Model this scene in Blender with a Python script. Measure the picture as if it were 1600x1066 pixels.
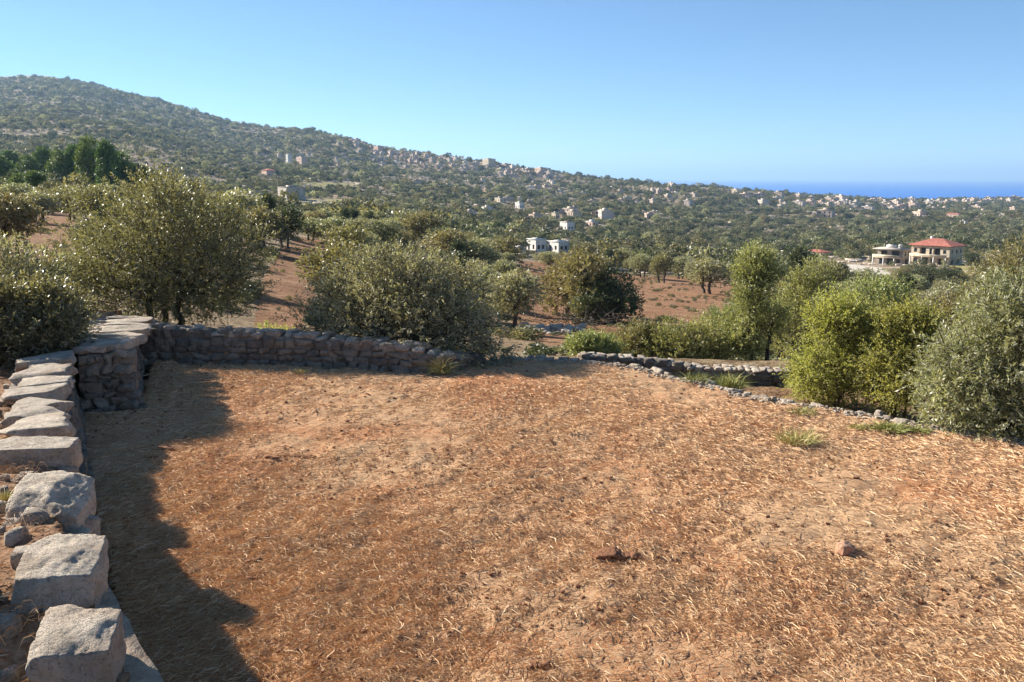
import bpy, math, random
import numpy as np

# ------------------------------------------------------------------ camera, sky, sun, exposure
sc = bpy.context.scene
for o in list(bpy.data.objects):
    bpy.data.objects.remove(o)
F_PX = 1333.0                      # focal length in pixels of the 1600 px wide photograph
PITCH = math.atan((533 - 278) / F_PX)
CAM_H = 2.8
cam_d = bpy.data.cameras.new('camera'); cam = bpy.data.objects.new('camera', cam_d)
sc.collection.objects.link(cam); sc.camera = cam
cam_d.sensor_width = 36; cam_d.lens = F_PX / 1600 * 36
cam_d.clip_start = 0.05; cam_d.clip_end = 200000
cam.location = (0, 0, CAM_H); cam.rotation_euler = (math.radians(90) - PITCH, 0, 0)

SUN_AZ = math.radians(-60)         # left of the view direction (+Y)
SUN_EL = math.radians(27)
world = bpy.data.worlds.new("World"); sc.world = world; world.use_nodes = True
wn = world.node_tree
sky = wn.nodes.new('ShaderNodeTexSky'); sky.sky_type = 'NISHITA'; sky.sun_disc = False
sky.sun_elevation = SUN_EL; sky.sun_rotation = SUN_AZ
sky.air_density = 0.6; sky.dust_density = 0.0; sky.ozone_density = 6.0
gam = wn.nodes.new('ShaderNodeGamma'); gam.inputs[1].default_value = 0.82
mul = wn.nodes.new('ShaderNodeMix'); mul.data_type = 'RGBA'; mul.blend_type = 'MULTIPLY'
mul.inputs[0].default_value = 1.0; mul.inputs[7].default_value = (0.88, 0.95, 0.92, 1)
wn.links.new(sky.outputs[0], gam.inputs[0]); wn.links.new(gam.outputs[0], mul.inputs[6])
wn.links.new(mul.outputs[2], wn.nodes['Background'].inputs[0])
wn.nodes['Background'].inputs[1].default_value = 0.098
SUN_D = np.array([math.sin(SUN_AZ)*math.cos(SUN_EL), math.cos(SUN_AZ)*math.cos(SUN_EL), math.sin(SUN_EL)])
sun_d = bpy.data.lights.new('sun', 'SUN'); sun = bpy.data.objects.new('sun', sun_d)
sc.collection.objects.link(sun)
sun_d.energy = 5.0; sun_d.angle = math.radians(0.5); sun_d.color = (1.0, 0.93, 0.82)
from mathutils import Vector
sun.rotation_euler = Vector(SUN_D).to_track_quat('Z', 'Y').to_euler()
sc.view_settings.view_transform = 'Standard'; sc.view_settings.look = 'None'
sc.view_settings.gamma = 1; sc.view_settings.exposure = 1.34
sc.cycles.max_bounces = 6; sc.cycles.transparent_max_bounces = 8
sc.cycles.volume_bounces = 0

# ------------------------------------------------------------------ helpers
COL = sc.collection
_cp, _sp = math.cos(PITCH), math.sin(PITCH)
def ray(px, py):
    x = (px - 800) / F_PX; y = (533 - py) / F_PX
    return (x, _cp + y*_sp, -_sp + y*_cp)
def pt(px, py, z):
    d = ray(px, py); t = (z - CAM_H) / d[2]
    return (d[0]*t, d[1]*t, z)
def ptd(px, py, D):
    d = ray(px, py); t = D / d[1]
    return (d[0]*t, D, CAM_H + d[2]*t)

def _h(ix, iy, iz, s):
    v = (ix*374761393 + iy*668265263 + iz*2147483647 + s*1274126177) & 0xffffffff
    v = ((v ^ (v >> 13)) * 1274126177) & 0xffffffff
    v = ((v ^ (v >> 16)) * 2246822519) & 0xffffffff
    return ((v ^ (v >> 15)) & 0xffffff) / float(0xffffff)
def vnoise(p, s=0):
    p = np.asarray(p, dtype=np.float64); i = np.floor(p).astype(np.int64); f = p - i
    f = f*f*(3 - 2*f); r = 0
    for dx in (0, 1):
        wx = f[..., 0] if dx else 1 - f[..., 0]
        for dy in (0, 1):
            wy = f[..., 1] if dy else 1 - f[..., 1]
            for dz in (0, 1):
                wz = f[..., 2] if dz else 1 - f[..., 2]
                r = r + wx*wy*wz*_h(i[..., 0]+dx, i[..., 1]+dy, i[..., 2]+dz, s)
    return r*2 - 1
def fbm(p, s=0, o=4, g=0.5):
    p = np.asarray(p, dtype=np.float64); r = 0; a = 1
    for k in range(o):
        r = r + a*vnoise(p*2**k + 17.3*k, s + k); a *= g
    return r
def n2(X, Y, sc_, s=0, o=4, g=0.5):
    return fbm(np.stack([X/sc_, Y/sc_, np.zeros_like(X)], -1), s, o, g)

def mesh_np(name, V, F, mat=None, parent=None, attrs=None, smooth=False, loc=None, link=True):
    """V (n,3); F list of (m,k) int arrays"""
    me = bpy.data.meshes.new(name)
    V = np.asarray(V, dtype=np.float32)
    Fs = [np.asarray(f, dtype=np.int32) for f in (F if isinstance(F, list) else [F]) if len(f)]
    me.vertices.add(len(V)); me.vertices.foreach_set('co', V.ravel())
    nl = sum(f.size for f in Fs); nf = sum(len(f) for f in Fs)
    me.loops.add(nl); me.polygons.add(nf)
    me.loops.foreach_set('vertex_index', np.concatenate([f.ravel() for f in Fs]))
    tot = np.concatenate([np.full(len(f), f.shape[1], dtype=np.int32) for f in Fs])
    st = np.zeros(nf, dtype=np.int32); st[1:] = np.cumsum(tot)[:-1]
    me.polygons.foreach_set('loop_start', st); me.polygons.foreach_set('loop_total', tot)
    if attrs:
        for k, (dom, v) in attrs.items():
            a = me.attributes.new(k, 'FLOAT', dom); a.data.foreach_set('value', np.asarray(v, dtype=np.float32))
    me.update(calc_edges=True)
    if smooth:
        me.polygons.foreach_set('use_smooth', np.ones(nf, dtype=bool))
    if mat: me.materials.append(mat)
    o = bpy.data.objects.new(name, me)
    if link: COL.objects.link(o)
    if parent is not None: o.parent = parent
    if loc is not None: o.location = loc
    return o
def tag(o, label=None, cat=None, group=None, kind=None):
    if label: o['label'] = label
    if cat: o['category'] = cat
    if group: o['group'] = group
    if kind: o['kind'] = kind
    return o
def empty(name, loc=(0, 0, 0), rz=0):
    o = bpy.data.objects.new(name, None); COL.objects.link(o)
    o.location = loc; o.rotation_euler = (0, 0, rz); o.empty_display_size = 0.2
    return o
def copy_tree(o, parent=None):
    c = o.copy(); COL.objects.link(c)
    if parent is not None: c.parent = parent
    for ch in list(o.children): copy_tree(ch, c)
    return c

class MB:
    def __init__(s): s.V = []; s.F = {}; s.n = 0; s.A = []
    def add(s, V, F, a=0.0):
        V = np.asarray(V, dtype=np.float64)
        for f in (F if isinstance(F, list) else [F]):
            f = np.atleast_2d(np.asarray(f)); s.F.setdefault(f.shape[1], []).append(f + s.n)
        s.V.append(V); s.n += len(V)
        s.A.append(np.broadcast_to(np.asarray(a, dtype=np.float64), (len(V),)))
    def box(s, x0, x1, y0, y1, z0, z1, a=0.0):
        V = [(x, y, z) for z in (z0, z1) for y in (y0, y1) for x in (x0, x1)]
        s.add(V, [(0, 2, 3, 1), (4, 5, 7, 6), (0, 1, 5, 4), (2, 6, 7, 3), (0, 4, 6, 2), (1, 3, 7, 5)], a)
    def tube(s, P, R, k=6, a=0.0):
        P = np.asarray(P, float); R = np.asarray(R, float); T = np.gradient(P, axis=0)
        T /= np.linalg.norm(T, axis=1, keepdims=True) + 1e-9
        up = np.array([0.31, 0.17, 0.93]); A = np.cross(T, up); A /= np.linalg.norm(A, axis=1, keepdims=True) + 1e-9
        B = np.cross(T, A); th = np.arange(k)/k*2*math.pi
        V = P[:, None] + R[:, None, None]*(np.cos(th)[None, :, None]*A[:, None] + np.sin(th)[None, :, None]*B[:, None])
        n = len(P); i = np.arange(n-1)[:, None]*k; j = np.arange(k)[None]; j2 = (j+1) % k
        s.add(V.reshape(-1, 3), np.stack([i+j, i+j2, i+k+j2, i+k+j], -1).reshape(-1, 4), a)
    def build(s, name, mat, parent=None, smooth=False, **kw):
        return mesh_np(name, np.concatenate(s.V), [np.concatenate(f) for f in s.F.values()], mat, parent,
                       {'tint': ('POINT', np.concatenate(s.A))}, smooth, **kw)

def cube_sphere(n):
    V = []; F = []; g = np.linspace(-1, 1, n+1)
    for ax in range(3):
        for sg in (-1, 1):
            a, b = np.meshgrid(g, g, indexing='ij'); P = np.zeros((n+1, n+1, 3))
            P[..., ax] = sg; P[..., (ax+1) % 3] = a*sg; P[..., (ax+2) % 3] = b
            o = len(V)*(n+1)**2; V.append(P.reshape(-1, 3))
            i, j = np.meshgrid(np.arange(n), np.arange(n), indexing='ij'); q = o + i*(n+1) + j
            F.append(np.stack([q, q+n+1, q+n+2, q+1], -1).reshape(-1, 4))
    V = np.concatenate(V); F = np.concatenate(F)
    key = np.round(V*1000).astype(np.int64); u, inv = np.unique(key, axis=0, return_inverse=True)
    inv = inv.ravel(); first = np.zeros(len(u), int); first[inv] = np.arange(len(V))
    return V[first], inv[F]
CS = {n: cube_sphere(n) for n in (3, 4, 6, 10, 28)}
def stone(c, size, rz=0.0, seed=0, n=4, rough=0.08, boxy=0.62, cuts=5, tilt=0.0):
    """an irregular quarried stone: a blend of box and ball, cut by random planes and roughened"""
    V, F = CS[n]; rg = np.random.default_rng(seed)
    nr = np.linalg.norm(V, axis=1, keepdims=True); P = V*boxy + V/nr*(1-boxy)*1.15
    for _ in range(cuts):
        d = rg.normal(size=3); d /= np.linalg.norm(d); h = rg.uniform(0.72, 1.02)
        e = P@d - h; P = P - np.maximum(e, 0)[:, None]*d*0.92
    off = rg.uniform(0, 90, 3)
    P = P*(1 + rough*fbm(P*1.6 + off, 3, 3 if n < 10 else 5, 0.55)[:, None])
    if n >= 20:
        rdg_ = 1 - np.abs(fbm(P*3.1*np.array([1, .6, 1.6]) + off, 5, 5, 0.62)); P = P*(1 + 0.03*(rdg_ - .6))[:, None]
    P = P*np.array(size)/2
    ct, st = math.cos(tilt), math.sin(tilt); P = np.stack([P[:, 0]*ct + P[:, 2]*st, P[:, 1], -P[:, 0]*st + P[:, 2]*ct], -1)
    c0, s0 = math.cos(rz), math.sin(rz)
    P = np.stack([P[:, 0]*c0 - P[:, 1]*s0, P[:, 0]*s0 + P[:, 1]*c0, P[:, 2]], -1)
    return P + np.array(c), F

# ------------------------------------------------------------------ materials
class NT:
    def __init__(s, name):
        s.m = bpy.data.materials.new(name); s.m.use_nodes = True; s.t = s.m.node_tree
        s.b = s.t.nodes['Principled BSDF']; s.out = s.t.nodes['Material Output']
    def n(s, ty, **kw):
        nd = s.t.nodes.new(ty)
        for k, v in kw.items(): setattr(nd, k, v)
        return nd
    def l(s, a, b): s.t.links.new(a, b)
    def noise(s, scale, detail=4, rough=0.55, vec=None, dist=0.0):
        nd = s.n('ShaderNodeTexNoise'); nd.inputs['Scale'].default_value = scale; nd.inputs['Detail'].default_value = detail
        nd.inputs['Roughness'].default_value = rough; nd.inputs['Distortion'].default_value = dist
        s.l(vec if vec else s.pos(), nd.inputs['Vector']); return nd.outputs['Fac']
    def pos(s):
        if not hasattr(s, '_p'): s._p = s.n('ShaderNodeNewGeometry').outputs['Position']
        return s._p
    def obj(s):
        if not hasattr(s, '_o'): s._o = s.n('ShaderNodeTexCoord').outputs['Object']
        return s._o
    def ramp(s, fac, stops):
        r = s.n('ShaderNodeValToRGB'); e = r.color_ramp.elements
        while len(e) < len(stops): e.new(0.5)
        for k, (p, c) in enumerate(stops):
            e[k].position = p; e[k].color = (*c, 1) if not isinstance(c, float) else (c, c, c, 1)
        s.l(fac, r.inputs[0]); return r.outputs[0]
    def mix(s, fac, a, b, mode='MIX'):
        m = s.n('ShaderNodeMix', data_type='RGBA', blend_type=mode)
        for i, v in ((0, fac), (6, a), (7, b)):
            if isinstance(v, (int, float)): m.inputs[i].default_value = v
            elif isinstance(v, tuple): m.inputs[i].default_value = (*v, 1)
            else: s.l(v, m.inputs[i])
        return m.outputs[2]
    def math(s, op, a, b=0.0, clamp=False):
        m = s.n('ShaderNodeMath', operation=op, use_clamp=clamp)
        for i, v in ((0, a), (1, b)):
            if isinstance(v, (int, float)): m.inputs[i].default_value = v
            else: s.l(v, m.inputs[i])
        return m.outputs[0]
    def attr(s, name): return s.n('ShaderNodeAttribute', attribute_name=name).outputs['Fac']
    def rand(s): return s.n('ShaderNodeObjectInfo').outputs['Random']
    def bump(s, h, st=0.5, dist=0.02):
        b = s.n('ShaderNodeBump'); b.inputs['Strength'].default_value = st; b.inputs['Distance'].default_value = dist
        s.l(h, b.inputs['Height']); s.l(b.outputs[0], s.b.inputs['Normal'])
    def done(s, col=None, rough=0.8, spec=0.3):
        if col is not None:
            if isinstance(col, tuple): s.b.inputs['Base Color'].default_value = (*col, 1)
            else: s.l(col, s.b.inputs['Base Color'])
        s.b.inputs['Roughness'].default_value = rough; s.b.inputs['Specular IOR Level'].default_value = spec
        return s.m

def leaf_mat(name, dark, mid, light, under, rough=0.42, spec=0.5, trans=0.25, hv=0.12):
    t = NT(name)
    c = t.ramp(t.attr('tint'), [(0.0, dark), (0.5, mid), (1.0, light)])
    hs = t.n('ShaderNodeHueSaturation'); t.l(c, hs.inputs['Color'])
    r = t.rand(); t.l(t.math('ADD', t.math('MULTIPLY', r, 0.05), 0.475), hs.inputs['Hue'])
    t.l(t.math('ADD', t.math('MULTIPLY', t.math('FRACT', t.math('MULTIPLY', r, 7.13)), hv*2), 1 - hv), hs.inputs['Value'])
    bf = t.n('ShaderNodeNewGeometry').outputs['Backfacing']
    col = t.mix(bf, hs.outputs[0], t.mix(0.5, hs.outputs[0], under))
    m = t.done(col, rough, spec)
    tr = t.n('ShaderNodeBsdfTranslucent'); t.l(t.mix(1.0, col, (1.15, 1.15, 0.6), 'MULTIPLY'), tr.inputs[0])
    mx = t.n('ShaderNodeMixShader'); mx.inputs[0].default_value = trans
    t.l(t.b.outputs[0], mx.inputs[1]); t.l(tr.outputs[0], mx.inputs[2]); t.l(mx.outputs[0], t.out.inputs[0])
    return m
M = {}
M['olive'] = leaf_mat('olive_leaf', (.065, .06, .024), (.16, .138, .055), (.31, .245, .11), (.40, .38, .27), 0.40, 0.55, 0.38)
M['olive_grey'] = leaf_mat('olive_leaf_grey', (0.106, 0.109, 0.059), (0.248, 0.236, 0.130), (0.425, 0.384, 0.224), (0.519, 0.519, 0.389), 0.42, 0.45, 0.38)
M['olive_brown'] = leaf_mat('olive_leaf_brown', (0.086, 0.078, 0.032), (0.196, 0.172, 0.075), (0.322, 0.253, 0.115), (0.391, 0.345, 0.218), 0.45, 0.4, 0.36)
M['bright'] = leaf_mat('bright_leaf', (0.165, 0.171, 0.047), (0.366, 0.366, 0.094), (0.566, 0.507, 0.165), (0.448, 0.460, 0.224), 0.5, 0.3, 0.48)
M['sapling'] = leaf_mat('sapling_leaf', (0.119, 0.132, 0.048), (0.284, 0.297, 0.106), (0.488, 0.462, 0.185), (0.475, 0.488, 0.277), 0.42, 0.4, 0.4)
M['dark'] = leaf_mat('dark_leaf', (0.034, 0.046, 0.018), (0.072, 0.090, 0.034), (0.126, 0.138, 0.054), (0.132, 0.144, 0.084), 0.5, 0.35)
M['scrub'] = leaf_mat('scrub_leaf', (0.077, 0.085, 0.044), (0.148, 0.154, 0.079), (0.245, 0.225, 0.129), (0.179, 0.174, 0.112), 0.6, 0.25, 0.25, 0.4)
M['pine'] = leaf_mat('pine_needle', (0.070, 0.114, 0.031), (0.150, 0.229, 0.053), (0.264, 0.334, 0.088), (0.108, 0.162, 0.054), 0.55, 0.3, 0.15)
t = NT('bark'); nz = t.noise(9, 6, 0.6, t.obj())
t.bump(t.noise(30, 6, 0.6, t.obj()), 0.8, 0.03)
M['bark'] = t.done(t.ramp(nz, [(0.3, (.035, .027, .02)), (0.7, (.14, .115, .09))]), 0.9)

# sunlit red earth with pale litter worked into it
t = NT('field_soil'); P = t.pos()
big = t.noise(0.5, 4, 0.6, dist=0.6); mid = t.noise(3.5, 5, 0.6); fine = t.noise(38, 6, 0.7, dist=1.2)
red = t.mix(mid, (.32, .130, .055), (.52, .25, .12))
straw = t.mix(fine, (.34, .18, .09), (.66, .45, .27))
f = t.math('ADD', t.math('MULTIPLY', big, 0.9), t.math('MULTIPLY', fine, 1.1))
c = t.mix(t.ramp(f, [(0.86, 0.0), (1.20, 1.0)]), red, straw)
t.bump(t.math('ADD', t.math('MULTIPLY', fine, 0.6), t.math('MULTIPLY', t.noise(120, 4, 0.7), 0.4)), 1.0, 0.03)
M['field'] = t.done(c, 0.95, 0.1)
t = NT('straw'); ti = t.attr('tint')
M['straw'] = t.done(t.ramp(ti, [(0.0, (.26, .12, .05)), (0.35, (.48, .27, .13)), (0.75, (.65, .445, .26)), (1.0, (.76, .60, .41))]), 0.7, 0.25)
t = NT('terrace_soil'); fine = t.noise(22, 6, 0.65, dist=0.5); mid = t.noise(2.6, 5, 0.6)
M['terrace'] = (t.bump(fine, 1.0, 0.04), t.done(t.ramp(t.math('ADD', t.math('MULTIPLY', fine, .6), t.math('MULTIPLY', mid, .4)),
    [(0.32, (.12, .055, .028)), (0.5, (.30, .17, .095)), (0.62, (.42, .30, .19))]), 0.95, 0.1))[1]

def stone_mat(name, a, b, c, tone=1.0):
    t = NT(name); o = t.pos()
    n1 = t.noise(7, 6, 0.65, dist=0.4); n2_ = t.noise(45, 6, 0.7); n3 = t.noise(2.2, 4, 0.6)
    col = t.ramp(n1, [(0.25, a), (0.5, b), (0.75, c)])
    col = t.mix(t.ramp(n3, [(0.5, 0.0), (0.66, 0.5)]), col, (.38, .28, .20))          # ochre stains
    col = t.mix(t.ramp(n2_, [(0.36, 0.55), (0.46, 0.0)]), col, (.10, .09, .08))        # lichen specks
    ti = t.attr('tint'); col = t.mix(1.0, col, t.ramp(ti, [(0, (.62, .60, .60)), (1, (1.18, 1.12, 1.04))]), 'MULTIPLY')
    mg = t.n('ShaderNodeTexVoronoi', feature='DISTANCE_TO_EDGE'); mg.inputs['Scale'].default_value = 9.0
    wv = t.n('ShaderNodeVectorMath', operation='ADD'); nn = t.n('ShaderNodeTexNoise'); nn.inputs['Scale'].default_value = 6; t.l(o, nn.inputs['Vector']); t.l(nn.outputs['Color'], wv.inputs[0]); t.l(o, wv.inputs[1]); t.l(wv.outputs[0], mg.inputs['Vector'])
    cr = t.ramp(mg.outputs['Distance'], [(0.0, 0.0), (0.05, 1.0)])
    h = t.math('ADD', t.math('ADD', t.math('MULTIPLY', n1, 0.8), t.math('MULTIPLY', n2_, 0.8)), t.math('MULTIPLY', cr, 0.12))
    t.bump(h, 1.0, 0.05)
    return t.done(col, 0.95, 0.12)
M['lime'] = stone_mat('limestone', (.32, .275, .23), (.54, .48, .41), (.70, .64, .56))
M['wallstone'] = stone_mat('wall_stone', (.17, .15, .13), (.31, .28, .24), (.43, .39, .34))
t = NT('mortar'); n1 = t.noise(14, 6, 0.65); t.bump(n1, 0.9, 0.03)
M['mortar'] = t.done(t.ramp(n1, [(0.3, (.20, .14, .10)), (0.7, (.42, .325, .24))]), 0.95, 0.1)
t = NT('red_stone'); n1 = t.noise(25, 5, 0.6); t.bump(n1, 0.8, 0.02)
M['redstone'] = t.done(t.ramp(n1, [(0.3, (.30, .15, .09)), (0.7, (.52, .31, .20))]), 0.9)
t = NT('clod'); n1 = t.noise(60, 5, 0.7); t.bump(n1, 1.0, 0.02)
M['clod'] = t.done(t.ramp(n1, [(0.3, (.16, .065, .032)), (0.7, (.34, .16, .08))]), 0.95)
#@@TERRAIN
# ------------------------------------------------------------------ the lie of the land
DN = np.array([10, 16, 24, 35, 50, 75, 110, 170, 270, 400, 600, 900, 1300, 1800, 2400.])
CPX = np.array([-500, 0, 100, 200, 400, 570, 765, 850, 1000, 1200, 1460, 1600, 2100.])
YT = np.array([
 [560, 500, 425, 388, 362, 342, 326, 308, 292, 276, 250, 215, 175, 145, 118],
 [560, 500, 425, 388, 362, 342, 326, 308, 292, 276, 250, 215, 175, 145, 118],
 [580, 510, 440, 400, 372, 350, 332, 315, 298, 280, 252, 218, 178, 148, 118],
 [590, 520, 455, 412, 382, 358, 340, 322, 303, 285, 262, 228, 190, 160, 141],
 [610, 545, 490, 445, 405, 375, 352, 338, 328, 312, 292, 264, 232, 202, 180],
 [620, 565, 512, 475, 440, 405, 380, 360, 345, 330, 310, 284, 254, 225, 205],
 [630, 578, 540, 512, 482, 447, 417, 397, 378, 358, 333, 304, 275, 250, 240],
 [640, 582, 543, 518, 500, 465, 435, 412, 395, 372, 346, 316, 287, 272, 262],
 [640, 590, 555, 530, 505, 480, 452, 427, 404, 382, 357, 330, 304, 290, 280],
 [640, 600, 570, 545, 520, 490, 462, 442, 422, 402, 375, 346, 322, 308, 300],
 [650, 620, 590, 565, 535, 505, 475, 445, 413, 394, 372, 350, 333, 320, 311],
 [650, 620, 590, 565, 535, 505, 475, 445, 413, 394, 372, 350, 333, 320, 309],
 [650, 620, 590, 565, 535, 505, 475, 445, 413, 394, 372, 350, 333, 320, 309.]])
RPX = np.array([-500, 0, 80, 105, 158, 210, 262, 315, 370, 421, 475, 505, 540, 590, 620, 700, 750, 800, 865, 884, 920, 985, 1035, 1110, 1200, 1290, 1400, 1500, 1600, 2100])
RY = np.array([126, 120, 117.5, 121, 132, 146, 159, 176, 192, 199, 203, 207, 215, 231, 235, 245, 252, 260, 269, 273, 277.5, 283, 289, 294, 301, 309, 314, 311, 309, 309])
RDX = np.array([-500, 0, 200, 400, 570, 765, 900, 1100, 1300, 1460, 1600, 2100])
RD = np.array([2400, 2400, 2300, 2000, 1700, 1550, 1500, 1500, 1800, 2200, 2400, 2400])
SEA = -95.0
_ug = np.linspace(-500, 2100, 521); _lg = np.linspace(np.log(10), np.log(2400), 220)
def _grid():
    """smooth image-row table resampled on (column, log distance)"""
    A = np.stack([np.interp(_lg, np.log(DN), r) for r in YT])          # rows = CPX
    A = np.stack([np.interp(_ug, CPX, A[:, k]) for k in range(A.shape[1])], 1)
    w = np.exp(-np.linspace(-2, 2, 15)**2); w /= w.sum()
    B = np.pad(A, ((7, 7), (0, 0)), 'edge'); A = sum(w[k]*B[k:k+A.shape[0]] for k in range(15))
    w = np.exp(-np.linspace(-2, 2, 9)**2); w /= w.sum()
    B = np.pad(A, ((0, 0), (4, 4)), 'edge'); A = sum(w[k]*B[:, k:k+A.shape[1]] for k in range(9))
    r = np.interp(_ug, RPX, RY); rd = np.interp(_ug, RDX, RD)          # pull up to the exact skyline at the ridge
    D = np.exp(_lg)[None]
    k = np.clip((np.log(D) - np.log(rd[:, None]*0.45))/np.log(1/0.45), 0, 1)**1.5
    Yr = np.stack([np.interp(np.log(rd[i]), _lg, A[i]) for i in range(len(_ug))])
    return A + k*(r - Yr)[:, None]
YG = _grid()
def hgt(X, Y, detail=True):
    X = np.asarray(X, float); Y = np.asarray(Y, float)
    th = np.clip(np.arctan2(X, Y), -0.72, 0.72); r = np.hypot(X, Y) + 1e-6
    D = np.maximum(r*np.cos(th), 10.0); px = 800 + F_PX*np.tan(th)/_cp
    rd = np.interp(px, RDX, RD); Dc = np.minimum(D, rd)
    fi = np.clip((px + 500)/5.0, 0, 519.999); fj = np.clip((np.log(Dc) - _lg[0])/(_lg[1]-_lg[0]), 0, 218.999)
    i = fi.astype(int); j = fj.astype(int); a = fi - i; b = fj - j
    y = (YG[i, j]*(1-a) + YG[i+1, j]*a)*(1-b) + (YG[i, j+1]*(1-a) + YG[i+1, j+1]*a)*b
    yy = (533 - y)/F_PX; z = CAM_H + Dc*(yy*_cp - _sp)/(_cp + yy*_sp)
    k = np.clip((D - rd)/3000, 0, 1); k = k*k*(3 - 2*k); z = z*(1-k) + (SEA - 12)*k - (D > rd)*np.minimum((D-rd)*0.06, 25)*(1-k)
    if detail:
        e = np.clip((rd - D)/(rd*0.12), 0.0, 1)                        # keep the skyline row exact
        z = z + n2(X, Y, 9, 3)*0.10*np.clip((D-16)/20, 0, 1) + n2(X, Y, 60, 5)*1.1*np.clip((D-90)/250, 0, 1)*(0.25+0.75*e) \
              + n2(X, Y, 260, 9)*7*np.clip((D-350)/700, 0, 1)*e
    return z
def hit(px, py, d0=13.0):
    d = ray(px, py); D = d0*1.004**np.arange(1400); D = D[D < 2600]
    t = D/d[1]; z = CAM_H + d[2]*t; g = hgt(d[0]*t, D)
    k = np.nonzero(z <= g)[0]; k = k[0] if len(k) else len(D)-1
    return (d[0]*t[k], D[k], float(g[k]))

# walls and field edge, from plan points on the field (z = 0)
def P2(px, py, z=0.0): return pt(px, py, z)[:2]
LW = [(3.6, -5.0), (1.6, -1.9), (0.1, 0.7), (-1.15, 3.0), P2(213, 1066), P2(192, 960), P2(168, 860), P2(148, 785), P2(133, 705), P2(128, 660), P2(128, 646)]
BAST = [P2(128, 646), P2(218, 637)]
BSIDE = [P2(218, 637), (-5.55, 12.6)]
BW = [(-7.4, 13.45), P2(220, 566), P2(456, 571), P2(540, 574), P2(640, 580), P2(700, 582), P2(760, 566)]
EDGE = [P2(760, 566), P2(800, 557), P2(900, 563), P2(1000, 576), P2(1090, 598), P2(1160, 615), P2(1280, 636), P2(1400, 656), P2(1600, 690), (9.5, 6.8), (14, 3.6), (19, -3)]
FIELD = LW + BAST[1:] + [(-5.55, 12.9), (-5.8, 13.3)] + BW[2:] + EDGE[1:] + [(14, -9), (5, -9)]
TERR = [(3.6, -5.0)] + [(x - 0.30, y - 0.1) for x, y in LW[1:10]] + [(LW[10][0]-.32, LW[10][1]+.35), (BAST[1][0]-.42, BAST[1][1]+.45), (-5.95, 12.4), (-6.2, 13.2), (-7.4, 13.6), (-14, 14.5), (-26, 13), (-30, 0), (-12, -14), (3, -14)]
def inpoly(X, Y, poly):
    X = np.asarray(X); Y = np.asarray(Y); c = np.zeros(X.shape, bool); n = len(poly)
    for i in range(n):
        x0, y0 = poly[i]; x1, y1 = poly[(i+1) % n]
        m = (y0 > Y) != (y1 > Y)
        c ^= m & (X < (x1-x0)*(Y-y0)/((y1-y0) if y1 != y0 else 1e-9) + x0)
    return c
def polydist(X, Y, poly, closed=True):
    d = np.full(np.shape(X), 1e9)
    for i in range(len(poly) - (0 if closed else 1)):
        x0, y0 = poly[i]; x1, y1 = poly[(i+1) % len(poly)]; L = (x1-x0)**2+(y1-y0)**2 + 1e-9
        t_ = np.clip(((X-x0)*(x1-x0)+(Y-y0)*(y1-y0))/L, 0, 1)
        d = np.minimum(d, np.hypot(X-x0-t_*(x1-x0), Y-y0-t_*(y1-y0)))
    return d
def smooth(a, b, x): k = np.clip((x-a)/(b-a), 0, 1); return k*k*(3-2*k)
STRIP = EDGE + [(19, 2), (14, 9), (10, 12.5), (8, 14.5), (4.4, 14.2), (1.5, 14.6), (-0.4, 14.4)]
def ground(X, Y):
    """the open ground outside field and terrace"""
    X = np.asarray(X, float); Y = np.asarray(Y, float)
    z = hgt(X, Y)
    s = inpoly(X, Y, STRIP); ds = polydist(X, Y, STRIP)
    zs = -0.50 + 0.03*n2(X, Y, 0.5, 4)
    k = np.where(s, 1.0, 1 - smooth(0.2, 5.0, ds)); z = np.where(X > -3, z*(1-k) + np.minimum(zs, zs)*k, z)
    fb = inpoly(X, Y, FIELD) | inpoly(X, Y, TERR)
    de = np.minimum(polydist(X, Y, FIELD), polydist(X, Y, TERR))
    k = np.where(fb, smooth(0.0, 0.3, de), 0); z = np.where(fb, np.minimum(z, -0.55 - 0.5*k), z)
    near = (np.hypot(X, Y) < 30) & ~fb
    cap = np.where(X < -6, 0.25, -0.35); z = np.where(near, np.minimum(z, cap + smooth(0.5, 12, de)*3.0), z)
    return z

def field_z(X, Y):
    X = np.asarray(X, float); Y = np.asarray(Y, float)
    z = 0.030*n2(X, Y, 1.6, 21, 2) + 0.022*n2(X, Y, 0.35, 22, 3) + 0.010*n2(X, Y, 0.09, 23, 2)
    m = n2(X, Y, 2.2, 31, 2)                                           # rougher, trampled patches by the left wall
    z = z + np.maximum(0, m)*0.02*n2(X, Y, 0.16, 24, 2)
    return z
def terr_z(X, Y):
    X = np.asarray(X, float); Y = np.asarray(Y, float)
    d = polydist(X, Y, LW, False)
    return 0.58 + 0.40*(1 - smooth(3.3, 8.0, Y)) + 0.12*smooth(0.3, 2.5, d) + 0.05*n2(X, Y, 1.1, 41, 3) + 0.025*n2(X, Y, 0.2, 42, 3)

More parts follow.
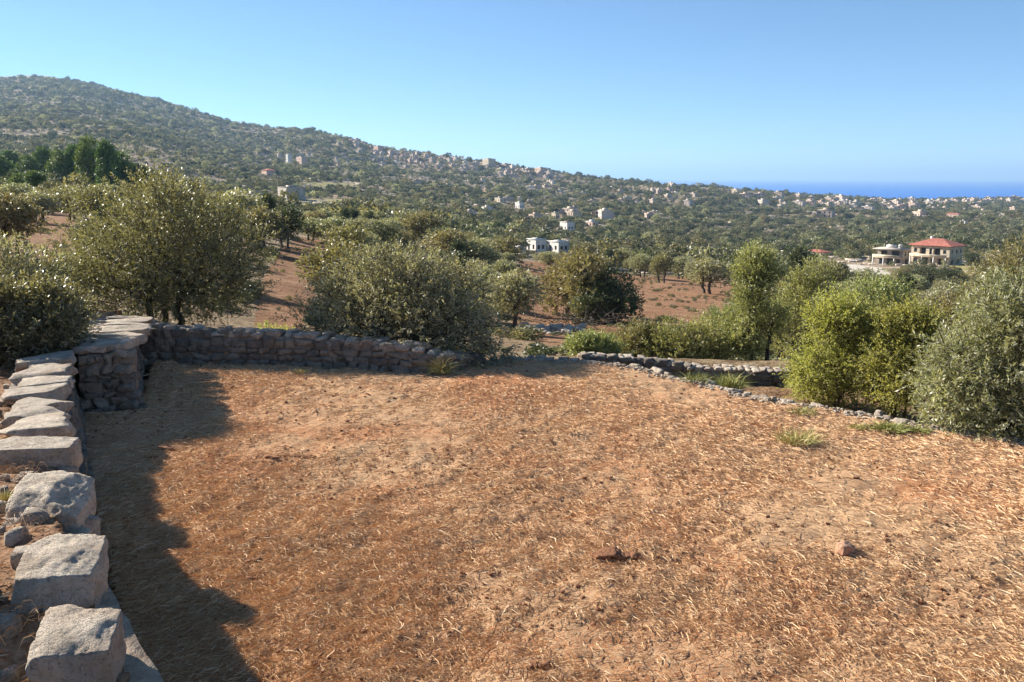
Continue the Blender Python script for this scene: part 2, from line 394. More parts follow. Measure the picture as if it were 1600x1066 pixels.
def grid_sheet(name, xs, ys, zf, poly, mat, skirt=0.5):
    X, Y = np.meshgrid(xs, ys, indexing='ij'); Z = zf(X, Y)
    q = np.arange(len(xs)*len(ys)).reshape(len(xs), len(ys))
    F = np.stack([q[:-1, :-1], q[1:, :-1], q[1:, 1:], q[:-1, 1:]], -1).reshape(-1, 4)
    cx = (X[:-1, :-1]+X[1:, 1:]).ravel()/2; cy = (Y[:-1, :-1]+Y[1:, 1:]).ravel()/2
    F = F[inpoly(cx, cy, poly)]
    V = np.stack([X, Y, Z], -1).reshape(-1, 3)
    E = np.concatenate([F[:, [0, 1]], F[:, [1, 2]], F[:, [2, 3]], F[:, [3, 0]]])  # border edges get a skirt going down
    key = np.sort(E, 1); kk = key[:, 0].astype(np.int64)*len(V) + key[:, 1]
    _, idx, cnt = np.unique(kk, return_index=True, return_counts=True); be = E[idx[cnt == 1]]
    V2 = V.copy(); V2[:, 2] -= skirt; S = np.stack([be[:, 1], be[:, 0], be[:, 0]+len(V), be[:, 1]+len(V)], -1)
    V = np.concatenate([V, V2]); F = np.concatenate([F, S]); u, inv = np.unique(F, return_inverse=True)
    return tag(mesh_np(name, V[u], inv.reshape(F.shape), mat, smooth=True), kind='structure')
def nonuni(a, b, fine0, fine1, hf, hc):
    return np.unique(np.round(np.concatenate([np.arange(a, fine0, hc), np.arange(fine0, fine1, hf), np.arange(fine1, b, hc)]), 4))
grid_sheet('field_ground', nonuni(-7, 19, -6, 6.5, 0.03, 0.12), nonuni(-9, 14.2, 3.6, 14, 0.03, 0.15), field_z, FIELD, M['field'])
grid_sheet('terrace_ground', nonuni(-30, 4, -6.6, -0.5, 0.04, 0.4), nonuni(-14, 14.6, 2, 12.6, 0.04, 0.4), terr_z, TERR, M['terrace'], 0.6)

# ground colours of the country beyond
t = NT('countryside'); Pp = t.pos()
soil = t.attr('soil'); far = t.attr('far')
g1 = t.noise(0.35, 5, 0.6, dist=0.3); g2 = t.noise(0.09, 8, 0.75, dist=0.8); g3 = t.noise(2.5, 6, 0.65)
g4 = t.noise(9, 5, .7); earth = t.ramp(t.math('ADD', t.math('MULTIPLY', g1, .35), t.math('ADD', t.math('MULTIPLY', g3, .35), t.math('MULTIPLY', g4, .3))), [(0.36, (.15, .072, .036)), (0.5, (.29, .15, .078)), (0.62, (.40, .26, .155))])
grass = t.ramp(g2, [(0.36, (.11, .10, .05)), (0.46, (.20, .155, .09)), (0.53, (.31, .23, .155)), (0.61, (.42, .32, .24)), (0.72, (.36, .22, .15))])
near_g = t.ramp(g3, [(0.35, (.13, .08, .045)), (0.5, (.27, .19, .11)), (0.65, (.36, .28, .18))])
c = t.mix(far, near_g, grass); c = t.mix(soil, c, earth)
c = t.mix(t.attr('pale'), c, t.ramp(g3, [(0.3, (.46, .40, .33)), (0.7, (.62, .57, .50))]))
c = t.mix(t.attr('meadow'), c, t.ramp(g1, [(0.4, (.24, .22, .08)), (0.6, (.38, .31, .15))]))
t.bump(t.math('ADD', t.math('ADD', g3, g1), t.math('MULTIPLY', g4, .4)), 1.0, 0.3)
M['country'] = t.done(c, 0.95, 0.1)

SOIL = [  # tilled patches seen in the photo: outline in photo pixels, cast on to the land
 [(395, 515), (410, 440), (440, 385), (470, 372), (540, 378), (520, 400), (490, 470), (470, 520)],
 [(-60, 430), (0, 375), (40, 338), (110, 330), (120, 360), (90, 425), (0, 470)],
 [(800, 520), (800, 430), (812, 408), (860, 410), (1000, 432), (1080, 432), (1170, 445), (1170, 490), (1110, 532), (940, 535), (860, 540)],
]
def px_of(X, Y, Z):
    X = np.asarray(X, float); dz = np.asarray(Z, float) - CAM_H
    f = Y*_cp - dz*_sp; u = Y*_sp + dz*_cp
    return 800 + F_PX*X/f, 533 - F_PX*u/f
def soil_mask(X, Y, Z):
    r = np.hypot(X, Y); ok = (Y > 14) & (r < 230)
    px, py = px_of(X, np.where(Y > 1, Y, 1), Z); m = np.zeros(np.shape(X))
    for poly in SOIL:
        m = np.maximum(m, inpoly(px, py, poly)*1.0)
    return m*ok
MEADOW = [[(478, 285), (562, 285), (580, 294), (466, 295)], [(448, 311), (548, 311), (566, 326), (436, 323)], [(1470, 405), (1560, 400), (1600, 420), (1510, 432)]]
TRACK = [hit(*p) for p in ((1210, 402), (1262, 413), (1310, 422), (1352, 428), (1392, 424))]
PALE = [[(1285, 411), (1330, 413), (1375, 418), (1392, 428), (1362, 436), (1318, 424), (1288, 418)]]
th = np.concatenate([np.linspace(-math.pi, -0.75, 50)[:-1], np.linspace(-0.75, 0.75, 620), np.linspace(0.75, math.pi, 50)[1:]])
rr = np.concatenate([[0.0], np.linspace(2, 13, 40)[:-1], np.exp(np.linspace(math.log(13), math.log(6500), 430))])
TH, RR = np.meshgrid(th, rr, indexing='ij'); X = RR*np.sin(TH); Y = RR*np.cos(TH)
Z = ground(X, Y); sm = soil_mask(X, Y, Z)
gpx, gpy = px_of(X, np.where(Y > 1, Y, 1), Z)
pale = sum(inpoly(gpx, gpy, p)*1.0 for p in PALE)*(Y > 120)*(Y < 420)
mead = sum(inpoly(gpx, gpy, p)*1.0 for p in MEADOW)*(Y > 120)*(Y < 900); stripm = inpoly(X, Y, STRIP)*1.0
nth, nr = TH.shape; q = np.arange(nth*nr).reshape(nth, nr)
F = np.stack([q[:-1, :-1], q[:-1, 1:], q[1:, 1:], q[1:, :-1]], -1).reshape(-1, 4)
tag(mesh_np('hills', np.stack([X, Y, Z], -1).reshape(-1, 3), F, M['country'], smooth=True, attrs={
    'soil': ('POINT', np.clip(sm*0.95 + stripm*0.6, 0, 1).ravel()), 'far': ('POINT', smooth(25, 70, RR).ravel()), 'pale': ('POINT', pale.ravel()), 'meadow': ('POINT', mead.ravel())}), kind='structure')
# sea
t = NT('sea_water'); w = t.noise(0.02, 5, 0.6); t.bump(w, 0.4, 2.0)
M['sea'] = t.done((.012, .13, .50), 0.5, 0.3)
S = 110000.0
me = mesh_np('sea_water', [(-S, -S, SEA), (S, -S, SEA), (S, S, SEA), (-S, S, SEA)], np.array([[0, 1, 2, 3]]), M['sea']); tag(me, kind='structure')
#@@WALLS
# ------------------------------------------------------------------ dry stone walls
def resample(path, step):
    P = np.array(path, float); s = np.concatenate([[0], np.cumsum(np.linalg.norm(np.diff(P[:, :2], axis=0), axis=1))])
    n = max(2, int(s[-1]/step)+1); q = np.linspace(0, s[-1], n)
    return np.stack([np.interp(q, s, P[:, k]) for k in range(P.shape[1])], -1), q
def wall_core(path, thick, batter, name, parent, mat, inset=0.035, top_in=0.05, skirt=0.3):
    """path rows: x, y, z_base, z_top of the front foot; the wall body lies to the left of the path"""
    P, q = resample(path, 0.12); T = np.gradient(P[:, :2], axis=0); T /= np.linalg.norm(T, axis=1, keepdims=True)
    N = np.stack([-T[:, 1], T[:, 0]], -1); rows = []
    for k, (off, zz) in enumerate([(0.0, 0), (0.0, 1), (None, 1), (None, 0)]):
        o = (inset + (batter if zz else 0)) if off is not None else thick - 0.02
        xy = P[:, :2] + N*o; z = (P[:, 3] - top_in) if zz else P[:, 2] - skirt
        V = np.column_stack([xy, z]); V = V + 0.02*np.stack([fbm(V*6, 7), fbm(V*6+40, 8), fbm(V*6+80, 9)*0.6], -1); rows.append(V)
    V = np.concatenate(rows); n = len(P); i = np.arange(n-1)
    F = [np.stack([r*n+i, r*n+i+1, ((r+1) % 4)*n+i+1, ((r+1) % 4)*n+i], -1) for r in range(4)]
    F.append(np.array([[0, n, 2*n, 3*n], [n-1, 4*n-1, 3*n-1, 2*n-1]]))
    return mesh_np(name, V, np.concatenate(F), mat, parent)
def wall_face(mb, path, batter, seed, L=(0.16, 0.40), H=(0.10, 0.17), n=4, depth=0.2, top_gap=0.08, rough=0.09, cut=4):
    rg = np.random.default_rng(seed); P, q = resample(path, 0.03)
    T = np.gradient(P[:, :2], axis=0); T /= np.linalg.norm(T, axis=1, keepdims=True)
    hmax = (P[:, 3]-P[:, 2]).max(); z = -0.05
    while z < hmax:
        h = rg.uniform(*H); s = -rg.uniform(0, L[1])
        while s < q[-1]:
            l = L[0] + (L[1]-L[0])*rg.random()**1.5; m = s + l/2; s += l
            if m < 0 or m > q[-1]: continue
            k = np.searchsorted(q, m); k = min(k, len(q)-1); ht = P[k, 3]-P[k, 2]
            hh = h*rg.uniform(0.8, 1.25)
            if z + hh/2 > ht - top_gap*0.4: continue
            f = (z + h/2)/max(ht, 0.1); nv = np.array([-T[k, 1], T[k, 0]]); c = P[k, :2] + nv*(batter*f + depth/2 - rg.uniform(0, 0.03))
            V, Fq = stone((c[0], c[1], P[k, 2]+z+h/2+rg.uniform(-.012, .012)), (l*0.97, depth, hh), math.atan2(T[k, 1], T[k, 0])+rg.normal()*0.05,
                          int(rg.integers(1e9)), n, rough*1.2, 0.93, cut, rg.normal()*0.06)
            mb.add(V, Fq, rg.uniform(0, 1))
        z += h*0.97

# near retaining wall and its projecting corner
near = empty('retaining_wall', (LW[4][0], LW[4][1], 0))
inv = Vector((-LW[4][0], -LW[4][1], 0))
def under(o, root): o.location = -root.location; return o
zt_lw = [1.0, 1.0, 1.0, 0.99, 0.93, 0.88, 0.77, 0.64, 0.58, 0.58, 0.66]
pl = [(x, y, 0.0, z) for (x, y), z in zip(LW, zt_lw)]
under(wall_core(pl[2:], 0.46, 0.15, 'wall_core', near, M['mortar']), near)
mb = MB()
wall_face(mb, pl[7:], 0.17, 11, (0.14, 0.40), (0.12, 0.20), 6, 0.2)
bp = [(*BAST[0], 0, 0.72), (*BAST[1], 0, 0.74)]
wall_face(mb, bp, 0.13, 12, (0.09, 0.20), (0.08, 0.13), 6, 0.18)
wall_face(mb, pl[8:], 0.10, 15, (0.09, 0.20), (0.08, 0.13), 6, 0.2)
bs = [(BAST[1][0]-.14, BAST[1][1]+.30, 0, 0.74), (*BSIDE[1], 0, 0.70)]
wall_face(mb, bs, 0.13, 13, (0.14, 0.30), (0.10, 0.15), 4, 0.18)
rg = np.random.default_rng(5)
for k in range(7):                                                     # corner quoins
    z = 0.03 + k*0.105; f = z/0.75
    c = np.array(BAST[1]) + np.array([-0.11 - 0.13*f, 0.04 + 0.10*f])
    V, Fq = stone((c[0], c[1], z+0.03), (0.30 if k % 2 else 0.2, 0.2 if k % 2 else 0.30, 0.115), 0.12+rg.normal()*.04, 700+k, 6, 0.07, 0.78, 3); mb.add(V, Fq, rg.uniform(.3, 1))
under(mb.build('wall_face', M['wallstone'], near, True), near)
under(wall_core(bp, 1.0, 0.12, 'wall_core', near, M['mortar']), near)
under(wall_core(bs, 0.45, 0.12, 'wall_core', near, M['mortar']), near)
# coping: four large blocks nearest the camera, then flatter slabs
def coping(c, size, rz, seed, n, tilt=0.0, boxy=0.66, tint=0.7, rough=0.075, cuts=6, root=near):
    V, Fq = stone((0, 0, 0), size, rz, seed, n, rough, boxy, cuts, tilt)
    o = mesh_np('coping_stone', V, Fq, M['lime'], root, {'tint': ('POINT', np.full(len(V), tint))}, True)
    o.location = Vector(c) - root.location; return o
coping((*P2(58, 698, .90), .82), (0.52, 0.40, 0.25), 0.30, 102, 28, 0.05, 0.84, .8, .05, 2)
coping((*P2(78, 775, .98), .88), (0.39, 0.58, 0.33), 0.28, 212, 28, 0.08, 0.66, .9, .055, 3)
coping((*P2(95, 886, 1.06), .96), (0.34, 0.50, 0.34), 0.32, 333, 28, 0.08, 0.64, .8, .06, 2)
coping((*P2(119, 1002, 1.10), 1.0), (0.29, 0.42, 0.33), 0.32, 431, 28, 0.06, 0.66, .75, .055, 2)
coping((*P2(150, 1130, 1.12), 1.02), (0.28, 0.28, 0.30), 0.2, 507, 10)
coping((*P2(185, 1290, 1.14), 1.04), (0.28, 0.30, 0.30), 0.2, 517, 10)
rgw = np.random.default_rng(12)
for (qx, qy, qz) in ((104, 731, .78), (60, 735, .80), (132, 812, .84), (70, 838, .88), (110, 836, .86), (142, 930, .93), (92, 950, .94), (118, 945, .93), (150, 1040, .98)):
    coping((*P2(qx, qy, qz), qz-.05), (rgw.uniform(.12, .20), rgw.uniform(.10, .16), .13), rgw.uniform(0, 3), int(rgw.integers(9999)), 6, rgw.normal()*.15, .7, rgw.uniform(.2, .8), .1, 4)
s = [(P2(66, 659, .76), .52, .34), (P2(62, 643, .71), .42, .28), (P2(72, 629, .68), .46, .28), (P2(60, 614, .67), .5, .28), (P2(76, 601, .67), .44, .3), (P2(68, 588, .68), .5, .32), (P2(82, 577, .69), .46, .34), (P2(74, 566, .70), .52, .36)]
rg = np.random.default_rng(8)
for k, (c, lx, ly) in enumerate(s):
    coping((c[0]-0.02, c[1], max(.615+0.012*k, .70-.045*k)+rg.uniform(-.012, .012)), (lx*1.15, ly*1.45, 0.14), 0.26+rg.normal()*0.1, 610+k, 10, rg.normal()*.04, 0.8, rg.uniform(.5, 1), 0.10, 4)
for k in range(5):                                                     # slabs along the projecting corner
    f = (k+0.5)/5; x = BAST[0][0]*(1-f) + (BAST[1][0]-0.15)*f - 0.05; y = BAST[0][1]*(1-f) + BAST[1][1]*f + 0.28
    coping((x, y, .73+0.008*k), (0.24+0.05*(k % 2), 0.36, 0.11), rg.normal()*0.15, 640+k, 10, rg.normal()*.03, 0.8, rg.uniform(.5, 1), 0.09, 4)
for k in range(7):
    f = (k+0.6)/7; x = (BAST[1][0]-0.32)*(1-f) + (BSIDE[1][0]-0.25)*f; y = BAST[1][1]*(1-f) + BSIDE[1][1]*f + 0.25
    coping((x, y, .75-0.01*k), (0.62, 0.26, 0.11), 0.3+rg.normal()*0.1, 660+k, 10, rg.normal()*.03, 0.8, rg.uniform(.6, 1), 0.09, 4)
    coping((x-.45, y+.05, .73-0.01*k), (0.42, 0.28, 0.10), 0.3+rg.normal()*0.2, 680+k, 6, rg.normal()*.03, 0.8, rg.uniform(.5, 1), 0.09, 4)
tag(near, 'grey limestone retaining wall with big rough coping blocks in the left foreground', 'stone wall')

def long_wall(name, path, thick, seed, label, batter=0.06, ch=(.06, .12), cz=(-.035, .02), cb=.7, cop=(0.14, 0.3), L=(0.14, 0.36), H=(0.09, 0.14), face=True, copw=None, gaps=0):
    root = empty(name, (path[0][0], path[0][1], path[0][2]))
    under(wall_core(path, thick, batter*0.9, 'wall_core', root, M['mortar'], 0.03, 0.03), root)
    mb = MB()
    if face: wall_face(mb, path, batter, seed, L, H, 4, 0.16, 0.03); under(mb.build('wall_face', M['wallstone'], root, True), root)
    rg = np.random.default_rng(seed+1); P, q = resample(path, 0.03); s = 0; mb = MB()
    T = np.gradient(P[:, :2], axis=0); T /= np.linalg.norm(T, axis=1, keepdims=True)
    while s < q[-1]:
        l = rg.uniform(*cop); k = min(np.searchsorted(q, s+l/2), len(q)-1); s += l*0.96
        w = copw or thick
        for off, ww in ((w*0.28, w*0.6), (w*0.75, w*0.5)):
            if gaps and rg.random() < gaps: continue
            nv = np.array([-T[k, 1], T[k, 0]]); c = P[k, :2] + nv*(batter + off + rg.uniform(-.03, .03)*(1 + 2.5*bool(gaps)))
            V, Fq = stone((c[0], c[1], P[k, 3] - 0.005 + rg.uniform(*cz)), (l*rg.uniform(.7, 1.05), ww*rg.uniform(.7, 1.15), rg.uniform(*ch)),
                          math.atan2(T[k, 1], T[k, 0]) + rg.normal()*.15, int(rg.integers(1e9)), 4, 0.1, cb, 5, rg.normal()*.05)
            mb.add(V, Fq, rg.uniform(.3, 1))
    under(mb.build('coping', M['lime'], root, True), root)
    tag(root, label, 'stone wall'); return root
bw_top = [0.60, 0.52, 0.44, 0.38, 0.31, 0.22, 0.10]
long_wall('field_wall', [(x, y, -0.02, z) for (x, y), z in zip(BW, bw_top)], 0.42, 31,
          'low grey rubble wall in shade along the back of the field, under the two large olives')
# sunken outer wall on the right and the flush stone edge of the field
OW = [pt(905, 572, -.30)[:2] + (-.42, -.12), pt(1000, 583, -.42)[:2] + (-.52, -.20), pt(1090, 600, -.52)[:2] + (-.54, -.27), pt(1180, 603, -.52)[:2] + (-.54, -.28), pt(1262, 606, -.52)[:2] + (-.54, -.28), pt(1330, 608, -.52)[:2] + (-.54, -.30)]
long_wall('boundary_wall', OW, 0.36, 47, 'low sunken stone wall with pale top behind two tufts of green weeds, right of centre', 0.03, (.035, .06), (-.012, .006), .88, (0.08, 0.20))
ep = [(x, y, -0.5, -0.012) for x, y in EDGE[:-2]]
# the kerb's body lies outside the field: its face looks at the field side only as a line of stones
long_wall('terrace_edging', ep, 0.18, 53, 'line of half buried pale stones marking the right edge of the field', -0.04, (.04, .09), (-.03, .02), .8, (0.03, 0.22), face=False, copw=0.18, gaps=.10)
# unseen stand-in pillar added left of the frame to shade the terrace corner
gp = empty('shade_pillar', (-5.14, 4.27, 0.6), 0.52); gp.scale = (1.7, 1.7, 1.0); mb = MB(); rg = np.random.default_rng(77)
for z in range(13):
    for (dx, dy, lx, ly) in (((-.14, 0, .30, .56), (.16, .12, .28, .3), (.16, -.15, .28, .28)) if z % 2 else ((0, .15, .58, .28), (-.15, -.14, .28, .28), (.15, -.14, .28, .28))):
        V, Fq = stone((dx, dy, z*.15+.06), (lx, ly, .16), rg.normal()*.04, int(rg.integers(1e9)), 4, .07, .8, 3); mb.add(V, Fq, rg.uniform(0, 1))
mb.build('pillar_stones', M['wallstone'], gp, True)
V, Fq = stone((0, 0, 2.02), (.72, .72, .14), 0, 9, 6, .05, .85, 3); mesh_np('cap_stone', V, Fq, M['lime'], gp, {'tint': ('POINT', np.full(len(V), .6))}, True)
tag(gp, 'squat rubble stone pillar added unseen left of the frame to cast shade', 'pillar')
#@@TREES
# ------------------------------------------------------------------ trees and shrubs
def unit(v): return v/(np.linalg.norm(v, axis=-1, keepdims=True) + 1e-9)
def leaves(lumps, nshoot, per, sl, ll, lw, rg, up=0.35, out=1.0, spread=0.9, tb=0.0, shell=0.5, ctr=None, hang=0.0):
    """leaf quads carried on shoots that spring from the outer part of every lump (x,y,z,r[,flat])"""
    Lm = np.array(lumps, float); C = Lm[:, :3]; R = Lm[:, 3]
    ctr = C.mean(0) if ctr is None else np.array(ctr)
    w = R**2; k = rg.choice(len(Lm), nshoot, p=w/w.sum())
    d = unit(rg.normal(size=(nshoot, 3))); o = unit(C[k] - ctr + 1e-6); d = unit(d + 0.35*o); 
    rad = shell + (1-shell)*rg.random(nshoot)**0.6
    B = C[k] + d*(R[k]*rad)[:, None]*np.array([1, 1, 0.85])
    sd = unit(d*out + np.array([0, 0, up]) + rg.normal(size=(nshoot, 3))*0.45)
    L = sl*rg.uniform(0.5, 1.35, nshoot); tn = np.clip(0.5 + 0.16*rg.normal(size=nshoot) + tb + 0.12*rg.normal(size=len(Lm))[k], 0, 1)
    tt = (np.arange(per) + 0.5)/per; t_ = np.clip(tt[None] + rg.uniform(-.06, .06, (nshoot, per)), 0, 1)
    bend = np.array([0, 0, -1.0])*hang
    Pm = B[:, None] + sd[:, None]*(t_*L[:, None])[..., None] + bend*(t_**2*L[:, None])[..., None]
    Pm = Pm.reshape(-1, 3); S = np.repeat(sd, per, 0); n = len(Pm)
    side = unit(np.cross(S, rg.normal(size=(n, 3)))); ld = unit(S*0.75 + side*spread + rg.normal(size=(n, 3))*0.15)
    nm = unit(np.cross(ld, rg.normal(size=(n, 3)))); 
    l = (ll*rg.uniform(0.65, 1.25, n))[:, None]; w = (lw*rg.uniform(0.7, 1.2, n))[:, None]
    v0 = Pm; v1 = Pm + ld*l*0.5 + nm*w*0.5; v2 = Pm + ld*l; v3 = Pm + ld*l*0.5 - nm*w*0.5
    V = np.stack([v0, v1, v2, v3], 1).reshape(-1, 3); F = np.arange(n*4).reshape(-1, 4)
    a = np.repeat(np.clip(np.repeat(tn, per) + 0.1*rg.normal(size=n), 0, 1), 4)
    return V, F, a, (B, sd, L)
def dome(rg, w, d, h, z0, n, r=(0.22, 0.34), sq=0.75, lean=(0, 0)):
    """lumps arranged over an uneven dome w x d x h standing from z0"""
    out = []; k = 0
    while len(out) < n and k < 4000:
        k += 1; a = rg.uniform(0, 2*math.pi); u = rg.random()**0.5; zz = rg.random()
        e = math.sqrt(max(0, 1-zz**2))**sq
        if rg.random() < 0.25: u *= 0.6
        rr_ = rg.uniform(*r)*min(w, h*1.5)
        x = math.cos(a)*(w/2-rr_*.75)*e*max(u, .35); y = math.sin(a)*(d/2-rr_*.75)*e*max(u, .35); z = z0 + rr_*0.7 + zz*(h-rr_*1.6)
        if all((x-q[0])**2+(y-q[1])**2+(z-q[2])**2 > (0.55*min(rr_, q[3]))**2 for q in out):
            out.append((x+lean[0]*zz, y+lean[1]*zz, z, rr_*rg.uniform(.8, 1.1)))
    return out
def limbs(mb, lumps, rg, base_r, fork, stems=1, k=7, twig=None, z0=-0.3):
    ctr = np.array(lumps)[:, :3].mean(0); st = []
    for s in range(stems):
        a = rg.uniform(0, 2*math.pi) if stems == 1 else s*2*math.pi/stems + rg.uniform(-.4, .4)
        o = np.array([math.cos(a), math.sin(a), 0])*(0.0 if stems == 1 else base_r*1.2)
        f = o*2.2*(stems > 1) + np.array([rg.normal()*.08*fork, rg.normal()*.08*fork, fork*rg.uniform(.85, 1.1)]) + o*fork*0.7
        P = np.linspace(o + [0, 0, z0], f, 7); P[1:-1] += rg.normal(size=(5, 3))*base_r*0.3*np.array([1, 1, .2])
        R = base_r/math.sqrt(stems)*np.array([1.5, 1.15, 1, .95, .9, .86, .84]); mb.tube(P, R, k+2); st.append((P[-1], R[-1]))
    for q in lumps:
        c = np.array(q[:3]); b = min(st, key=lambda s_: np.linalg.norm((s_[0]-c)[:2]) + rg.uniform(0, .2)); n = 8; u = np.linspace(0, 1, n)[:, None]
        m = b[0]*(1-u) + c*u; m[:, 2] += (np.sin(u[:, 0]*math.pi)*0.12*np.linalg.norm(c-b[0])); m[1:-1] += rg.normal(size=(n-2, 3))*.04*np.linalg.norm(c-b[0])
        m[0] = b[0] - [0, 0, b[1]*.5]
        mb.tube(m, np.linspace(b[1]*0.62, max(b[1]*.12, .006), n), k-2)
        for _ in range(4):
            j = rg.integers(3, n-1); e = c + unit(rg.normal(size=3))*q[3]*0.85; uu = np.linspace(0, 1, 5)[:, None]
            mm = m[j]*(1-uu) + e*uu; mm[1:-1] += rg.normal(size=(3, 3))*.05*q[3]; mb.tube(mm, np.linspace(b[1]*.2, .004, 5), 4)
    if twig is not None:
        B, sd, L = twig
        for i in range(0, len(B), 3): mb.tube(np.stack([B[i]-sd[i]*.25*L[i], B[i]+sd[i]*L[i]*.5, B[i]+sd[i]*L[i]]), [.006, .004, .002], 3)
def plant(name, loc, lumps, leafargs, mat, base_r, fork, stems, label, cat, group=None, seed=0, twigs=False, trunkname='trunk', extra=None, z0=-0.3):
    rg = np.random.default_rng(seed); root = empty(name, loc)
    V, F, a, tw = leaves(lumps, rg=rg, **leafargs)
    if extra:
        for lm, ar in extra:
            V2, F2, a2, _ = leaves(lm, rg=rg, **ar); F = np.concatenate([F, F2+len(V)]); V = np.concatenate([V, V2]); a = np.concatenate([a, a2])
    mesh_np('crown', V, F, mat, root, {'tint': ('POINT', a)})
    mb = MB(); limbs(mb, lumps, rg, base_r, fork, stems, twig=tw if twigs else None, z0=z0); mb.build(trunkname, M['bark'], root, True)
    return tag(root, label, cat, group)
def S(px, D): return px*D/F_PX                       # size in metres of px photo pixels at depth D
def near_spot(px, D):
    x = (px-800)/F_PX*D; return (x, D, float(ground(np.array([x]), np.array([D]))[0]))

def big(name, cx, D, w, top, bot, n, ns, mat, la, label, seed, base_r=.1, fork=.5, stems=3, lean=(0, 0), r=(.17, .27), dd=None, per=14, cat='olive tree', z0=None, twigs=True, trunk=True, dens=1.0, sq=.75, extra=None, group=None, trunkname='trunk', xl=()):
    """crown drawn from its photo pixels: cx centre column, w width, top/bottom rows, at depth D"""
    x, y, g = near_spot(cx, D); zt = ptd(cx, top, D)[2]; zb = ptd(cx, bot, D)[2]
    rg = np.random.default_rng(seed); W = S(w, D)
    lm = dome(rg, W, dd or W*0.9, zt-zb, zb-g, n, r, sq, lean)
    for (qx, qy, qD, qr) in xl:
        q = ptd(qx, qy, qD); lm.append((q[0]-x, q[1]-y, q[2]-g, qr))
    args = dict(nshoot=int(ns*dens), per=per); args.update(la)
    return plant(name, (x, y, g), lm, args, M[mat], base_r, fork if fork is not None else max(.2, zb-g), stems, label, cat, group, seed, twigs, extra=extra, trunkname=trunkname)
OL = dict(sl=.26, ll=.062, lw=.017, up=.35, spread=.75, shell=.45)
big('olive_tree', 252, 15.2, 355, 262, 505, 30, 5200, 'olive', dict(OL, sl=.30, up=.5), 'large glossy dark olive tree behind the back wall, left of the centre olive', 1, .11, .75, 3, dd=3.6, sq=1.0, xl=[(135, 315, 15.4, .36), (255, 300, 15.2, .42), (110, 420, 15.2, .5), (100, 470, 15.0, .5)])
big('olive_tree', 622, 14.1, 335, 378, 545, 34, 5200, 'olive_grey', dict(OL, up=.25), 'broad grey green olive tree overhanging the back wall near the middle', 2, .10, .55, 3, dd=3.0, r=(.16, .25), sq=1.25, xl=[(500, 545, 13.9, .24), (545, 520, 13.9, .26), (475, 500, 14.0, .28), (640, 415, 14.1, .34), (600, 425, 14.0, .34), (700, 562, 12.75, .24), (742, 556, 12.75, .26), (672, 562, 12.95, .18), (778, 548, 12.9, .22), (690, 545, 13.2, .30), (735, 535, 13.1, .32), (660, 530, 13.3, .3), (765, 515, 13.3, .26), (500, 520, 13.6, .28), (715, 500, 13.1, .34), (775, 550, 13.2, .2)])
# dark olive scrub on the terrace
big('olive_shrub', 20, 10.6, 250, 425, 572, 16, 3000, 'olive', dict(OL, sl=.22, tb=-.12), 'dark low olive shrub on the terrace behind the wall, at the left edge', 3, .05, .2, 4, dd=1.7, cat='olive shrub')
big('olive_shrub', 25, 13.6, 230, 360, 500, 10, 1500, 'olive_grey', dict(OL, sl=.22), 'grey olive shrub rising behind the dark terrace shrub at far left', 33, .05, .2, 3, dd=1.6, cat='olive shrub')
# right side, beyond the sunken strip
BR = dict(sl=.26, ll=.046, lw=.015, up=.55, spread=.8, shell=.4)
big('mastic_shrub', 1318, 11.9, 130, 470, 640, 14, 2300, 'bright', BR, 'bright yellow green shrub beside the end of the sunken wall', 4, .04, .2, 5, dd=1.1, cat='shrub', trunkname='stem')
big('mastic_shrub', 1425, 11.3, 150, 478, 645, 16, 2500, 'bright', dict(BR, tb=-.1), 'rounded light green shrub between the bright shrub and the grey olive bush', 5, .04, .2, 5, dd=1.2, cat='shrub', trunkname='stem')
big('olive_shrub', 1585, 9.6, 260, 425, 710, 24, 3800, 'olive_grey', dict(OL, sl=.22, tb=.05), 'large silvery olive bush at the right edge beyond the field edging', 6, .06, .25, 4, dd=1.9, cat='olive shrub')
big('olive_tree', 1610, 13.2, 190, 372, 560, 14, 1700, 'olive_brown', dict(OL, up=.2), 'brownish olive tree at the right edge rising behind the silvery bush', 7, .07, .9, 2, dd=1.6)
SA = dict(sl=.26, ll=.055, lw=.02, up=.7, spread=.7, shell=.35)
big('wild_olive', 1192, 17.2, 115, 388, 575, 16, 1900, 'sapling', SA, 'tall slender wild olive rising behind the sunken wall', 8, .07, .5, 2, dd=1.3, cat='tree', sq=.5)
big('wild_olive', 1262, 19.5, 130, 405, 590, 14, 1800, 'sapling', dict(SA, tb=-.15), 'darker bushy wild olive between the slender tree and the bright shrub', 9, .07, .5, 2, dd=1.5, cat='tree')
big('wild_olive', 1085, 17.5, 150, 494, 590, 14, 1700, 'sapling', SA, 'leafy sapling thicket just left of the slender tree behind the sunken wall', 10, .05, .3, 4, dd=1.3, cat='shrub')
big('wild_olive', 1005, 17.8, 120, 506, 585, 12, 1400, 'olive_brown', dict(SA, tb=.08), 'brownish green sapling bush in the middle of the row behind the sunken wall', 11, .05, .3, 4, dd=1.2, cat='shrub')
big('wild_olive', 925, 16.8, 110, 526, 582, 10, 1100, 'sapling', dict(SA, sl=.2, tb=.05), 'low light green shrub at the left end of the row behind the sunken wall', 12, .04, .2, 4, dd=1.0, cat='shrub')
big('wild_olive', 1365, 16.0, 150, 430, 600, 12, 1500, 'sapling', dict(SA, tb=.02), 'olive green bush seen between and behind the two bright shrubs', 13, .05, .3, 4, dd=1.3, cat='shrub')
big('wild_olive', 1500, 15.0, 130, 455, 600, 10, 1200, 'olive_brown', dict(SA, tb=-.05), 'dull brown green bush behind the gap left of the silvery bush', 14, .05, .3, 4, dd=1.3, cat='shrub')
